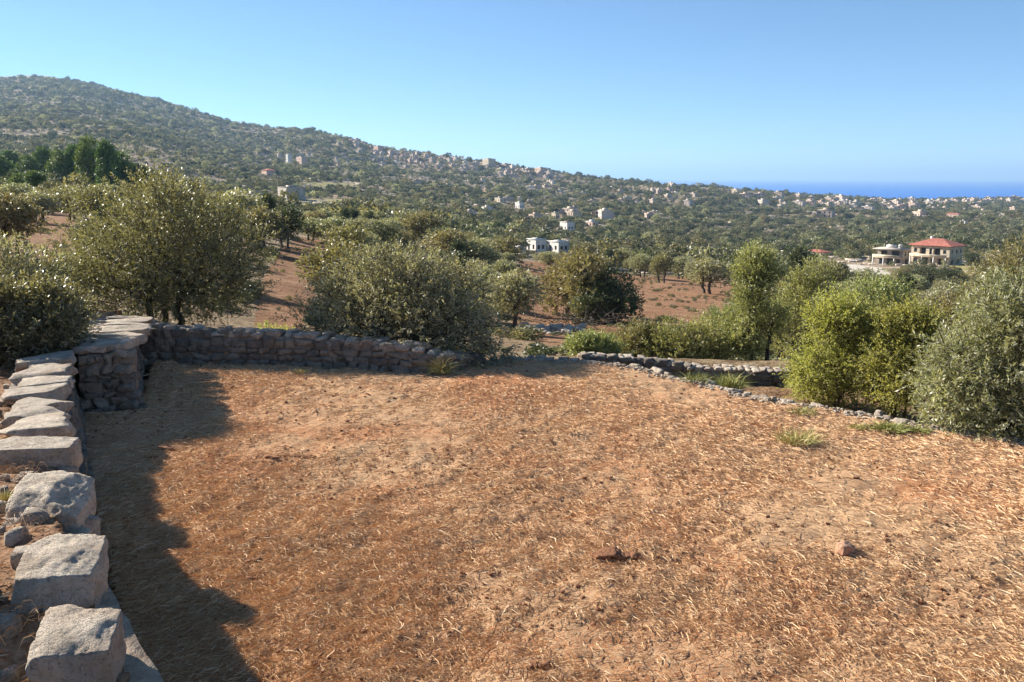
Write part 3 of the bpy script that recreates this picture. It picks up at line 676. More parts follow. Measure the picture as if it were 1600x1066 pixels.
big('wild_olive', 1150, 22.0, 110, 475, 570, 10, 1200, 'sapling', dict(SA, tb=-.1), 'dim green bush half hidden behind the slender tree on its left', 15, .05, .4, 3, dd=1.6, cat='shrub')
# ------------------------------------------------------------------ middle distance: shared crowns and trunks, one object per tree
def proto(kind, seed, ns, ll, lw):
    rg = np.random.default_rng(seed)
    if kind == 'pine': lm = dome(rg, .62, .62, .85, .14, 14, (.15, .24), .9)
    elif kind == 'olive': lm = dome(rg, 1.0, 1.0, .72, .28, 13, (.17, .27), .7)
    elif kind == 'tall': lm = dome(rg, .7, .7, .9, .1, 14, (.16, .27), .6)
    else: lm = dome(rg, 1.0, 1.0, .95, .02, 14, (.18, .3), .7)
    V, F, a, _ = leaves(lm, ns, 8, .09, ll, lw, rg, up=.4, spread=.8, shell=.45)
    me = mesh_np('crown', V, F, None, None, {'tint': ('POINT', a)}, link=False).data
    mb = MB(); limbs(mb, lm, rg, .045 if kind != 'pine' else .03, .3, 2 if kind == 'olive' else 1, k=5, z0=-.15)
    tr = mb.build('trunk', M['bark'], None, True, link=False).data
    return me, tr
PR = {}
for kind, mats in (('olive', ('olive', 'olive_grey', 'olive_brown', 'dark')), ('bush', ('olive_grey', 'olive_brown', 'dark', 'sapling', 'bright', 'scrub', 'olive')), ('tall', ('dark', 'sapling', 'olive_brown', 'olive_grey')), ('pine', ('pine', 'dark'))):
    for v in range(2):
        me, tr = proto(kind, 50+v*7+len(kind), 900, .05, .021)
        for mt in mats:
            m2 = me.copy(); m2.materials.append(M[mt]); PR[kind, mt, v] = (m2, tr)
CNT = [0]; PLACED = []
def midtree(name, kind, mt, loc, w, h, label, cat, group=None, rz=None):
    CNT[0] += 1; me, tr = PR[kind, mt, CNT[0] % 2]; rg = random.Random(CNT[0]*31)
    root = empty(name, loc, rz if rz is not None else rg.uniform(0, 6.28))
    for nm, d in (('crown', me), ('trunk', tr)):
        o = bpy.data.objects.new(nm, d); COL.objects.link(o); o.parent = root; o.scale = (w, w*rg.uniform(.85, 1.1), h)
    PLACED.append((loc[0], loc[1], w)); return tag(root, label, cat, group)
def atpx(px, base, wpx, hpx):
    x, y, z = hit(px, base); return (x, y, z), S(wpx, y), S(hpx, y)
MID = [
 ('olive_tree', 'olive', 'olive', 18, 405, 110, 105, 'dark olive tree at the left edge beside the red tilled patch'),
 ('olive_tree', 'olive', 'olive_grey', 60, 348, 80, 48, 'grey green olive tree above the red patch on the far left'),
 ('olive_tree', 'olive', 'olive', 112, 345, 80, 50, 'rounded olive tree between the left pines and the big glossy olive'),
 ('olive_tree', 'olive', 'olive', 150, 352, 70, 60, 'olive tree just left of the big glossy olive, below the pines'),
 ('olive_tree', 'olive', 'dark', 446, 388, 66, 66, 'dark olive tree with bare trunk casting a long shadow on red soil'),
 ('olive_tree', 'olive', 'olive', 412, 396, 80, 72, 'olive tree at the right flank of the big glossy olive, beside the red strip'),
 ('olive_tree', 'olive', 'olive_grey', 485, 376, 60, 36, 'first grey olive in the far row at the top of the red strip'),
 ('olive_tree', 'olive', 'olive_grey', 522, 384, 70, 44, 'second grey olive in the far row, above the centre olive\'s left side'),
 ('olive_tree', 'olive', 'olive_grey', 562, 386, 72, 44, 'third grey olive in the far row, above the centre olive'),
 ('olive_tree', 'olive', 'olive_grey', 604, 388, 74, 46, 'fourth grey olive in the far row, above the centre olive\'s crown'),
 ('olive_tree', 'olive', 'olive', 655, 392, 84, 62, 'yellowish olive tree peeping over the top of the centre olive'),
 ('olive_tree', 'bush', 'olive_brown', 705, 412, 84, 56, 'brownish round tree at upper right of the centre olive'),
 ('olive_tree', 'bush', 'olive_grey', 748, 422, 80, 52, 'grey round tree right of the centre olive\'s top'),
 ('olive_tree', 'bush', 'olive_brown', 792, 412, 70, 44, 'brown green tree left of the white houses'),
 ('olive_tree', 'bush', 'olive_grey', 745, 470, 90, 66, 'grey green bush right behind the centre olive'),
 ('olive_tree', 'olive', 'olive_grey', 805, 512, 105, 92, 'dark grey olive tree beside the brush pile, right of the centre olive'),
 ('olive_tree', 'bush', 'olive_brown', 884, 492, 90, 98, 'upright brownish bush, left part of the dense clump on the red slope'),
 ('olive_tree', 'bush', 'olive_brown', 915, 502, 125, 118, 'tallest tree of the dense brown green clump on the red slope'),
 ('evergreen_tree', 'bush', 'dark', 955, 504, 110, 88, 'dark round evergreen at the right of the dense clump on the red slope'),
 ('evergreen_tree', 'bush', 'dark', 925, 506, 80, 52, 'low dark shrub at the foot of the dense clump on the red slope'),
 ('olive_tree', 'olive', 'olive_grey', 1003, 434, 46, 38, 'small orchard olive at the left of the row beyond the red slope'),
 ('olive_tree', 'olive', 'olive', 1034, 442, 48, 46, 'orchard olive with slim trunk in the middle of the row beyond the red slope'),
 ('olive_tree', 'olive', 'olive_grey', 1064, 436, 46, 36, 'orchard olive between the slim trunk olive and the wide one'),
 ('olive_tree', 'olive', 'olive_grey', 1104, 459, 84, 56, 'wide orchard olive with two trunks at the right of the red slope'),
 ('olive_tree', 'bush', 'olive_grey', 975, 418, 50, 30, 'pale olive bush above the dense clump'),
 ('evergreen_tree', 'tall', 'dark', 1245, 470, 66, 80, 'dark tree behind the slender wild olive'),
 ('evergreen_tree', 'bush', 'olive_brown', 1290, 470, 80, 66, 'brownish bush above the bright green shrub'),
 ('evergreen_tree', 'bush', 'olive_grey', 1345, 470, 80, 52, 'greyish bush below the pale dirt track'),
 ('evergreen_tree', 'bush', 'dark', 1447, 442, 66, 27, 'dark shrub below the left side of the red roofed villa'),
 ('evergreen_tree', 'bush', 'dark', 1482, 444, 54, 25, 'dark shrub below the right side of the red roofed villa'),
 ('evergreen_tree', 'bush', 'olive', 1415, 436, 50, 18, 'green shrub below the flat roofed house'),
 ('evergreen_tree', 'bush', 'dark', 1520, 416, 46, 22, 'dark shrub right of the red roofed villa'),
 ('evergreen_tree', 'bush', 'olive_brown', 1555, 440, 70, 50, 'brown shrub near the right edge beyond the villa'),
 ('evergreen_tree', 'bush', 'olive_grey', 858, 414, 50, 22, 'pale tree in front of the white houses'),
 ('evergreen_tree', 'bush', 'olive', 912, 412, 60, 34, 'yellow green tree top right of the white houses'),
]
for nm, kd, mt, px, base, w, h, lb in MID:
    l, W, H = atpx(px, base, w, h); midtree(nm, kd, mt, l, W, H, lb, 'olive tree' if nm == 'olive_tree' else 'tree')
PORD = sorted([20, 48, 72, 98, 122, 146, 172, 197, 224, 5, 60, 35])
for k, (px, base, w, h) in enumerate([(20, 292, 44, 46), (48, 302, 40, 50), (72, 300, 42, 56), (98, 306, 44, 60), (122, 308, 40, 66), (146, 312, 46, 82), (172, 316, 46, 78), (197, 316, 44, 66), (224, 318, 40, 50), (5, 300, 40, 48), (60, 322, 44, 44), (35, 318, 40, 40)]):
    l, W, H = atpx(px, base, w*1.15, h*1.15)
    midtree('pine_tree', 'pine', 'pine', l, W*1.35, H, ['first', 'second', 'third', 'fourth', 'fifth', 'sixth', 'seventh', 'eighth', 'ninth', 'tenth', 'eleventh', 'twelfth'][PORD.index(px)] + ' pine from the left in the grove behind the glossy olive', 'pine tree', 'pines in the grove at left')

# houses ----------------------------------------------------------------
t = NT('plaster'); n1 = t.noise(0.6, 5, 0.6, t.obj()); ti = t.attr('tint')
HU = t.ramp(t.rand(), [(0.0, (.50, .41, .33)), (0.25, (.44, .33, .25)), (0.5, (.58, .50, .42)), (0.75, (.50, .35, .27)), (1.0, (.66, .60, .53))])
c = t.mix(t.ramp(n1, [(0.45, 0.0), (0.7, 0.4)]), HU, (.34, .29, .24))
M['plaster'] = t.done(t.mix(t.math('GREATER_THAN', ti, 0.5), (.035, .035, .035), c), 0.85, 0.3)
def plain(name, col, var=0.25, rough=0.85, sc_=0.8, bump=None):
    t = NT(name); n1 = t.noise(sc_, 6, 0.65, t.obj()); dk = tuple(v*(1-var) for v in col)
    c = t.ramp(n1, [(0.38, dk), (0.62, col)])
    if bump: t.bump(t.noise(bump, 5, .6, t.obj()), 0.5, 0.03)
    return t.done(c, rough, 0.3)
M['cream'] = plain('cream_render', (.62, .52, .38), .35); M['white'] = plain('white_paint', (.70, .67, .62), .25); M['concrete'] = plain('raw_concrete', (.46, .41, .35), .35)
M['pinkish'] = plain('pink_render', (.58, .42, .34)); M['glass'] = (lambda t: t.done((.03, .035, .04), .15, .6))(NT('window_glass'))
t = NT('roof_tile'); wv = t.n('ShaderNodeTexWave', wave_type='BANDS', bands_direction='X'); wv.inputs['Scale'].default_value = 1.3; wv.inputs['Distortion'].default_value = 0.4
t.l(t.obj(), wv.inputs['Vector']); n1 = t.noise(1.5, 5, .65, t.obj()); t.bump(wv.outputs['Fac'], 0.6, 0.08)
M['tile'] = t.done(t.ramp(n1, [(0.35, (.34, .115, .08)), (0.65, (.48, .19, .14))]), 0.85, 0.2)
class Panes:
    def __init__(s): s.q = []
    def add(s, V, F, a=0): s.q.append(V)
    def build(s, name, mat, root):
        for V in s.q: mesh_np(name, V, np.array([[0, 1, 2, 3]]), mat, root)
def facade(wall, glass, p0, p1, z0, z1, ops=(), rec=0.18, aw=1.0, ag=0.0):
    p0 = np.array(p0, float); p1 = np.array(p1, float); L = np.linalg.norm(p1-p0); T = (p1-p0)/L; N = np.array([T[1], -T[0]])   # outward normal on the right of p0->p1
    us = sorted({0, L, *[o[0] for o in ops], *[o[1] for o in ops]}); vs = sorted({z0, z1, *[o[2] for o in ops], *[o[3] for o in ops]})
    P = lambda u, v, d=0: (*(p0 + T*u - N*d), v)
    for i in range(len(us)-1):
        for j in range(len(vs)-1):
            cu = (us[i]+us[i+1])/2; cv = (vs[j]+vs[j+1])/2
            if not any(o[0] < cu < o[1] and o[2] < cv < o[3] for o in ops):
                wall.add([P(us[i], vs[j]), P(us[i+1], vs[j]), P(us[i+1], vs[j+1]), P(us[i], vs[j+1])], [(0, 1, 2, 3)], aw)
    for o in ops:
        a, b, c_, d = o[:4]; r = o[4] if len(o) > 4 else rec
        for q in (((a, c_), (b, c_)), ((b, c_), (b, d)), ((b, d), (a, d)), ((a, d), (a, c_))):
            wall.add([P(*q[0]), P(*q[0], r), P(*q[1], r), P(*q[1])], [(0, 1, 2, 3)], aw)
        glass.add([P(a, c_, r), P(b, c_, r), P(b, d, r), P(a, d, r)], [(0, 1, 2, 3)], ag)
def hip(mb, x0, x1, y0, y1, z, h, o=0.6):
    x0 -= o; x1 += o; y0 -= o; y1 += o; W = min(x1-x0, y1-y0)/2
    if x1-x0 >= y1-y0: r = [(x0+W, (y0+y1)/2, z+h), (x1-W, (y0+y1)/2, z+h)]
    else: r = [((x0+x1)/2, y0+W, z+h), ((x0+x1)/2, y1-W, z+h)]
    b = [(x0, y0, z), (x1, y0, z), (x1, y1, z), (x0, y1, z)]; lo = [(x, y, z-0.18) for x, y, _ in b]; V = b + r + lo
    if x1-x0 >= y1-y0: mb.add(V, [(0, 1, 5, 4), (2, 3, 4, 5)]); mb.add(V, [(1, 2, 5), (3, 0, 4)])
    else: mb.add(V, [(1, 2, 5, 4), (3, 0, 4, 5)]); mb.add(V, [(0, 1, 4), (2, 3, 5)])
    mb.add(V, [(6, 7, 1, 0), (7, 8, 2, 1), (8, 9, 3, 2), (9, 6, 0, 3), (9, 8, 7, 6)])
BLD = []
def shell(w, d, h, ops_f, ops_r, ops_b=(), ops_l=(), zb=-3.0):
    wl, gl = MB(), Panes(); c = [(-w/2, -d/2), (w/2, -d/2), (w/2, d/2), (-w/2, d/2)]
    for (a, b), ops in zip(((0, 1), (1, 2), (2, 3), (3, 0)), (ops_f, ops_r, ops_b, ops_l)): facade(wl, gl, c[a], c[b], zb, h, ops)
    return wl, gl
CLEAR = []
# villa with the red hipped roof; its wide front looks left of the camera into the sun
x, y, z = hit(1462, 413); H = 7.3; root = empty('villa', (x, y, z), math.radians(-52)); root.scale = (.9, .9, .88); BLD.append((x, y, 13))
op1 = [(1.0, 2.6, .3, 2.5), (3.6, 6.6, .2, 2.7, 1.2), (7.6, 9.0, .8, 2.4), (10.2, 12.4, .2, 2.7, 1.2)]
op2 = [(1.0, 2.2, 4.6, 6.2), (3.2, 5.6, 3.9, 6.5, 1.4), (6.9, 7.9, 3.9, 6.3), (8.4, 11.0, 3.9, 6.5, 1.4), (12.0, 13.2, 4.6, 6.0)]
wl, gl = shell(14.4, 10.5, H, op1+op2, [(1.5, 2.7, 4.6, 6.0), (5.0, 6.4, 4.6, 6.0), (8.2, 9.2, 4.6, 6.0), (1.5, 3.5, .6, 2.4), (6.0, 8.0, .6, 2.4)], [(3, 4.5, 4.6, 6.1), (9, 10.5, 4.6, 6.1)], [(4, 5.5, 4.6, 6.1)])
wl.build('wall', M['cream'], root); gl.build('window', M['glass'], root)
mb = MB(); hip(mb, -7.2, 7.2, -5.25, 5.25, H+.2, 2.5, 0.9); rf = mb.build('roof', M['tile'], root)
mb = MB(); mb.box(-3.2, -2.4, .6, 1.4, H+1.2, H+3.3); mb.build('chimney', M['white'], rf)
mb = MB(); mb.box(-7.0, 7.0, -7.0, -5.255, 3.2, 3.42); mb.box(-7.0, 7.0, -7.0, -6.88, 3.42, 4.2); mb.build('balcony', M['cream'], root)
for cx_ in (-6.7, -2.2, 2.2, 6.7):
    mb = MB(); mb.box(cx_-.16, cx_+.16, -6.95, -6.63, -3, 3.19); mb.build('column', M['white'], root)
tag(root, 'two storey cream villa with red hipped tile roof and long balcony on the right', 'house')
# flat roofed neighbour with terraces
x, y, z = hit(1396, 414); root = empty('flat_roofed_house', (x, y, z), math.radians(-46)); BLD.append((x, y, 11))
wl, gl = shell(9.0, 7.0, 5.6, [(.8, 2.2, .4, 2.4), (3.4, 5.6, .2, 2.5, 1.0), (6.6, 8.0, .5, 2.3), (1.2, 3.4, 3.3, 5.2, .8), (5.0, 7.6, 3.3, 5.2, .5)], [(1, 2.6, 3.4, 5.0), (4, 5.6, 3.4, 5.0), (2, 5, .4, 2.4, .8)])
wl.build('wall', M['concrete'], root); gl.build('window', M['glass'], root)
mb = MB(); mb.box(-5.6, 5.4, -5.2, 4.1, 5.62, 5.9); mb.build('roof_slab', M['concrete'], root)
mb = MB(); mb.box(-5.4, 4.6, -5.6, -3.51, 2.75, 2.97); mb.box(-5.4, 4.6, -5.6, -5.48, 2.97, 3.85); mb.box(-5.4, -5.28, -5.47, -3.6, 2.97, 3.85); mb.build('terrace_parapet', M['cream'], root)
for cx_, cy_ in ((-5.2, -5.4), (-1.5, -5.4), (2.2, -5.4)):
    mb = MB(); mb.box(cx_-.15, cx_+.15, cy_-.15, cy_+.15, -3, 2.74); mb.build('column', M['white'], root)
mb = MB(); V, Fq = stone((1.5, 1.0, 6.8), (.9, 1.6, .8), 0, 3, 6, 0, .5, 0); mb.add(V, Fq); mb.box(1.1, 1.9, .4, 1.6, 5.905, 6.35); mb.build('water_tank', M['white'], root)
mb = MB(); mb.box(-3.4, -3.3, -1, -.9, 5.9, 7.4); mb.box(-3.1, -.4, 0.2, 2.6, 5.91, 6.9); mb.build('stair_hood', M['white'], root)
tag(root, 'unfinished flat roofed concrete house with white terrace parapet, left of the villa', 'house')
def cottage(name, px, base, wpx, hpx, rot, mat, roof, label, ops=None, dratio=.75, windows=True):
    x, y, z = hit(px, base); w = S(wpx, y)*.86; h = S(hpx, y)*1.25; d = w*dratio; root = empty(name, (x, y, z), math.radians(rot)); BLD.append((x, y, w*.8+1))
    if px in (838, 872, 398, 456): CLEAR.append((x, y))
    n = max(2, int(w/3.2)); fl = max(1, int(round(h/3.3))); ops = []
    for f_ in range(fl):
        for k in range(n):
            u = (k+.5)*w/n; ops.append((u-.55, u+.55, f_*3.1+(.9 if (k+f_) % 2 else .2), f_*3.1+2.3))
    opr = [(d*.3-.5, d*.3+.5, .9, 2.2), (d*.7-.5, d*.7+.5, .9, 2.2)]
    if h < 2.7: ops = [(w*.4, w*.4+1, .1, h*.8)]; opr = []
    if not windows: ops = []; opr = []
    wl, gl = shell(w, d, h, ops, opr); wl.build('wall', M[mat], root)
    if ops: gl.build('window', M['glass'], root)
    if roof == 'hip': mb = MB(); hip(mb, -w/2, w/2, -d/2, d/2, h+.19, h*.32, .4); mb.build('roof', M['tile'], root)
    else: mb = MB(); mb.box(-w/2-.15, w/2+.15, -d/2-.15, d/2+.15, h+.002, h+.22); mb.box(-w/4, w/8, -d/6, d/4, h+.222, h+(.45 if name == 'white_house' else 1.1)); mb.build('roof_slab', M['concrete' if roof == 'c' else 'white'], root)
    return tag(root, label, 'house')
cottage('bungalow', 1277, 405, 34, 9, -59, 'cream', 'hip', 'small bungalow with low red roof at the far end of the pale track')
cottage('farm_shed', 398, 326, 40, 17, -55, 'concrete', 'c', 'grey windowless concrete shed just right of the big glossy olive\'s top', windows=False)
cottage('farm_building', 456, 311, 46, 14, -56, 'concrete', 'c', 'pale concrete farm building up and right of the windowless shed', windows=False)
cottage('ruined_tower', 452, 259, 10, 13, -54, 'white', 'w', 'narrow white tower house high on the slope above the farm building')
cottage('hillside_house', 472, 259, 22, 10, -52, 'pinkish', 'c', 'long low house attached to the right of the white tower house', dratio=.5)
cottage('white_house', 838, 393, 30, 15, -58, 'white', 'w', 'white house at left of the pair in the middle of the valley')
cottage('white_house', 872, 394, 34, 13, -56, 'white', 'w', 'wider white house with flat roof right of the white one in the valley', dratio=.7)
cottage('white_house', 812, 398, 20, 9, -56, 'white', 'w', 'small white house lowest and leftmost of the valley group', dratio=.6)
cottage('white_house', 850, 368, 20, 9, -57, 'white', 'w', 'little white house just above the valley pair', dratio=.6)
cottage('white_house', 886, 360, 22, 10, -57, 'white', 'c', 'white and grey house above and right of the valley pair')
cottage('hillside_house', 868, 342, 12, 7, -56, 'cream', 'c', 'cream block house highest of the valley group')
cottage('hillside_house', 925, 354, 20, 6, -56, 'pinkish', 'w', 'low pinkish house at the right of the valley group')
cottage('hillside_house', 812, 326, 14, 7, -57, 'white', 'w', 'white house on the mid slope left above the valley group')
cottage('hillside_house', 782, 316, 18, 5, -57, 'cream', 'c', 'cream house on the mid slope right of the fallow terraces')
cottage('hillside_house', 420, 276, 22, 7, -52, 'pinkish', 'hip', 'red house left of the white tower, on the mid slope')
cottage('ridge_house', 764, 259, 20, 8, -56, 'cream', 'c', 'largest flat roofed building standing on the middle of the skyline')
cottage('ridge_house', 845, 270, 18, 6, -56, 'pinkish', 'w', 'long pale building on the skyline right of the largest one')
cottage('ridge_house', 592, 238, 16, 7, -54, 'pinkish', 'c', 'pink building on the skyline where the ridge starts to fall')
cottage('hillside_house', 1150, 303, 12, 5, -56, 'cream', 'w', 'cream house on the low skyline just left of the sea\'s first edge')
cottage('hillside_house', 1505, 351, 10, 4, -56, 'white', 'w', 'tiny white house above the red roofed villa\'s right corner')
cottage('hillside_house', 1490, 340, 22, 4, -56, 'pinkish', 'hip', 'long low red roofed house on the slope above the villa', dratio=.4)
# village houses too small to show parts
VP = []
rg = np.random.default_rng(99)
for v in range(7):
    w = rg.uniform(8, 15); d = rg.uniform(7, 11); fl = 1 + (v in (2, 4, 5)); h = 3.1*fl + .5; ops = []
    for f_ in range(fl):
        for k in range(3): u = (k+.5)*w/3; ops.append((u-.7, u+.7, f_*3.1+.7, f_*3.1+2.4))
    wl = MB(); c = [(-w/2, -d/2), (w/2, -d/2), (w/2, d/2), (-w/2, d/2)]
    for a in range(4): facade(wl, wl, c[a], c[(a+1) % 4], -4, h, ops if a in (0, 3) else ())
    wl.box(-w/2-.2, w/2+.2, -d/2-.2, d/2+.2, h+.002, h+.35, 1.0); wl.box(-w/5, w/6, -d/6, d/5, h+.352, h+2.2, 1.0)
    VP.append(wl.build('village_house', M['plaster'], None, link=False).data)
VH = []
def village(n, zone, rot, label, group, seed, sc_=1.0, gap=9, rmin=0):
    rg = np.random.default_rng(seed); k = 0; tries = 0
    while k < n and tries < n*30:
        tries += 1; px, py = zone(rg); x, y, z = hit(px, py, 300)
        if y > 2590 or any(math.hypot(x-b[0], y-b[1]) < b[2]+gap*.6 for b in BLD): continue
        o = bpy.data.objects.new('village_house', VP[int(rg.integers(len(VP)))]); COL.objects.link(o); s_ = sc_*rg.uniform(.75, 1.2)
        o.location = (x, y, z); o.rotation_euler.z = math.radians(rot + rg.normal()*18); o.scale = (s_, s_, s_*rg.uniform(.8, 1.0)); BLD.append((x, y, 6*s_))
        tag(o, label, 'house', group); VH.append((px, py, s_, o)); k += 1
rdg = lambda px: float(np.interp(px, RPX, RY))
def z1(rg): px = rg.uniform(545, 870); return px, rdg(px) + 2.0 + rg.exponential(8)
def z2(rg): px = rg.uniform(390, 700); return px, max(rdg(px)+3, rg.normal(248, 9))
def z3(rg): px = rg.normal(1480, 85) if rg.random() < .8 else rg.uniform(1230, 1600); return min(px, 1690), rdg(min(px, 1600)) + 2.2 + rg.exponential(5.0)
def z4(rg): px = rg.uniform(1090, 1350); return px, rdg(px) + rg.uniform(3, 22)
def z5(rg): return rg.uniform(700, 1100), rg.uniform(290, 345)
village(125, z1, -57, 'small pale cube of a house in the village strung along the central skyline', 'houses of the skyline village', 1, .82)
village(46, z2, -55, 'small stone house among bushes on the slope below the left half of the skyline village', 'houses on the left slope', 2, .62)
village(100, z3, -57, 'tiny pink or cream house in the distant town below the sea on the right', 'houses of the far right town', 3, 1.15, 8)
village(22, z4, -57, 'tiny pale house on the low spur left of the distant town', 'houses on the low spur', 4, 1.0)
village(38, z5, -57, 'lone small pale house on the bushy middle slope right of centre', 'scattered houses on the middle slope', 5, .8)

# trees that stand close enough to be told apart, then the bushy mass beyond them
rg = np.random.default_rng(3); n = 26000
th_ = rg.uniform(-.66, .66, n); lam = rg.random(n); 
def ring(d0, d1, sp, seed):
    rg = np.random.default_rng(seed); area = .66*(d1**2-d0**2); n = int(area/sp**2); D = np.sqrt(rg.uniform(d0**2, d1**2, n)); th = rg.uniform(-.66, .66, n)
    return D*np.sin(th)/np.cos(th*.0), D*np.cos(th)
def keep(X, Y, pad=2.2, corr=True):
    Z = ground(X, Y); px, py = px_of(X, Y, Z); ok = np.ones(len(X), bool)
    for poly in SOIL:
        ok &= ~((np.hypot(X, Y) < 230) & inpoly(px, py, poly))
    for poly in MEADOW: ok &= ~inpoly(px, py, poly) | (Y < 120)
    for poly in PALE: ok &= ~((polydist(px, py, poly) < 6) | inpoly(px, py, poly)) | (Y < 100)
    for bi, (bx, by, br) in enumerate(BLD):
        v = np.array([bx, by]); L = np.hypot(*v); u = v/L; dx = X-bx; dy = Y-by; al = dx*u[0]+dy*u[1]; ac = np.abs(dx*u[1]-dy*u[0])
        ok &= ~((np.hypot(dx, dy) < br+pad) | (corr & (al < 0) & (al > -(8+L*(.50 if (bi < 2 or (bx, by) in CLEAR) else (.07 if L < 1000 else .02)))) & (ac < br*1.02)))
    return ok, Z, px, py
X, Y = ring(30, 190, 6.0, 5); ok, Z, px, py = keep(X, Y); X, Y, Z = X[ok], Y[ok], Z[ok]; order = np.argsort(np.hypot(X, Y)); nplace = 0; FILL = []
kinds = [('olive_tree', 'olive', 'olive_grey', 'grey green olive tree scattered among others on the slope below the field', 'olive tree', 'olive trees scattered below the field'),
         ('scrub_tree', 'bush', 'olive_brown', 'brownish green bushy tree scattered on the slope below the field', 'tree', 'brownish bushy trees below the field'),
         ('scrub_tree', 'bush', 'scrub', 'dull green bushy tree scattered on the slope below the field', 'tree', 'dull green bushy trees below the field'),
         ('evergreen_tree', 'tall', 'dark', 'dark upright evergreen scattered on the slope below the field', 'tree', 'dark evergreens below the field')]
for i in order:
    if any(math.hypot(X[i]-p[0], Y[i]-p[1]) < 2.2+p[2]*.45 for p in PLACED): continue
    if abs(X[i])/Y[i] > .62 : continue
    if nplace >= 220: break
    k = [0, 0, 1, 1, 2, 2, 3][int(rg.integers(7))]; nm, kd, mt, lb, ct, gr = kinds[k]; w = rg.uniform(2.8, 5.2)*(1 if k < 3 else .8)
    if np.hypot(X[i], Y[i]) < 55: w *= .7
    FILL.append((midtree(nm, kd, mt, (X[i], Y[i], Z[i]), w, w*rg.uniform(.6, .85)*(1 if k < 3 else 1.35), lb, ct, gr), k, px[i], py[i])); nplace += 1; dlast = math.hypot(X[i], Y[i])

ZONE = [(110, 'at the far left edge'), (400, 'behind the big glossy olive'), (480, 'along the left red strip'), (790, 'behind the broad centre olive'), (1000, 'around the dense clump on the red slope'), (1150, 'above the orchard olives by the red slope'), (1250, 'behind the slender wild olive'), (1360, 'below the bungalow and pale track'), (1500, 'below the red roofed villa'), (9999, 'at the right edge beyond the silvery bush')]
LOOK = ['grey green olive', 'brownish bushy tree', 'dull green bush', 'dark upright evergreen']; ORD = ['first', 'second', 'third', 'fourth', 'fifth', 'sixth', 'seventh', 'eighth', 'ninth', 'tenth', 'eleventh', 'twelfth', 'thirteenth', 'fourteenth', 'fifteenth', 'sixteenth', 'seventeenth', 'eighteenth']
cl = {}
for o, k, qx, qy in FILL:
    dist = math.hypot(o.location.x, o.location.y); band = 'near' if dist < 60 else ('middle distance' if dist < 95 else 'far'); zn = next(z_ for lim, z_ in ZONE if qx < lim); cl.setdefault((k, band, zn), []).append((qx, o))
for (k, band, zn), q in cl.items():
    q.sort(key=lambda e: e[0])
    for j, (qx, o) in enumerate(q):
        o['label'] = '%s%s %s %s' % ('' if len(q) == 1 else ORD[min(j, 17)] + ' from left ', band, LOOK[k], zn)
HZ = [(300, 'left of the white tower house'), (520, 'by the white tower'), (592, 'just left of the pink skyline building'), (680, 'right of the pink skyline building'), (764, 'left of the largest skyline building'), (845, 'right of the largest skyline building'), (960, 'above the white valley houses'), (1150, 'on the dark slope left of the sea'), (1280, 'left of the bungalow\'s column'), (1370, 'above the bungalow and pale track'), (1440, 'above the flat roofed house'), (1510, 'above the red roofed villa'), (9999, 'right of the villa\'s roof')]
cl = {}
for qx, qy, s_, o in VH:
    dy = qy - rdg(qx); band = 'on the skyline' if dy < 4.5 else ('just under the skyline' if dy < 10 else 'lower down the slope')
    two = VP.index(o.data) in (2, 4, 5); cl.setdefault(('two storey' if two else 'low', band, next(z_ for lim, z_ in HZ if qx < lim)), []).append((qx, o))
for (st, band, zn), q in cl.items():
    q.sort(key=lambda e: e[0])
    for j, (qx, o) in enumerate(q): o['label'] = '%s%s house %s %s' % ('' if len(q) == 1 else ORD[min(j, 17)] + ' ', st, band, zn)
def instancer(name, pts, rot, scl, idx, protos, label, cat=None):
    me = bpy.data.meshes.new(name); me.vertices.add(len(pts)); me.vertices.foreach_set('co', np.asarray(pts, np.float32).ravel())
    for nm, ty, key, dat in (('rot', 'FLOAT_VECTOR', 'vector', rot), ('scl', 'FLOAT_VECTOR', 'vector', scl)):
        a = me.attributes.new(nm, ty, 'POINT'); a.data.foreach_set(key, np.asarray(dat, np.float32).ravel())
    a = me.attributes.new('idx', 'INT', 'POINT'); a.data.foreach_set('value', np.asarray(idx, np.int32))
    o = bpy.data.objects.new(name, me); COL.objects.link(o)
    pc = bpy.data.collections.new(name + '_kit')
    for k, p in enumerate(protos):
        po = bpy.data.objects.new('%s_kit_%02d' % (name, k), p); pc.objects.link(po)
    g = bpy.data.node_groups.new(name, 'GeometryNodeTree'); g.interface.new_socket('Geometry', in_out='INPUT', socket_type='NodeSocketGeometry'); g.interface.new_socket('Geometry', in_out='OUTPUT', socket_type='NodeSocketGeometry')
    N = g.nodes.new; gi = N('NodeGroupInput'); go = N('NodeGroupOutput'); ip = N('GeometryNodeInstanceOnPoints'); ci = N('GeometryNodeCollectionInfo')
    ci.inputs['Collection'].default_value = pc; ci.inputs['Separate Children'].default_value = True; ci.inputs['Reset Children'].default_value = True
    ip.inputs['Pick Instance'].default_value = True
    def at(nm, ty):
        n = N('GeometryNodeInputNamedAttribute'); n.data_type = ty; n.inputs['Name'].default_value = nm; return n.outputs['Attribute']
    e2r = N('FunctionNodeEulerToRotation'); g.links.new(at('rot', 'FLOAT_VECTOR'), e2r.inputs[0])
    g.links.new(gi.outputs[0], ip.inputs['Points']); g.links.new(ci.outputs[0], ip.inputs['Instance']); g.links.new(at('idx', 'INT'), ip.inputs['Instance Index'])
    g.links.new(e2r.outputs[0], ip.inputs['Rotation']); g.links.new(at('scl', 'FLOAT_VECTOR'), ip.inputs['Scale']); g.links.new(ip.outputs[0], go.inputs[0])
    md = o.modifiers.new('scatter', 'NODES'); md.node_group = g
    return tag(o, label, cat, kind='stuff')
SB = []
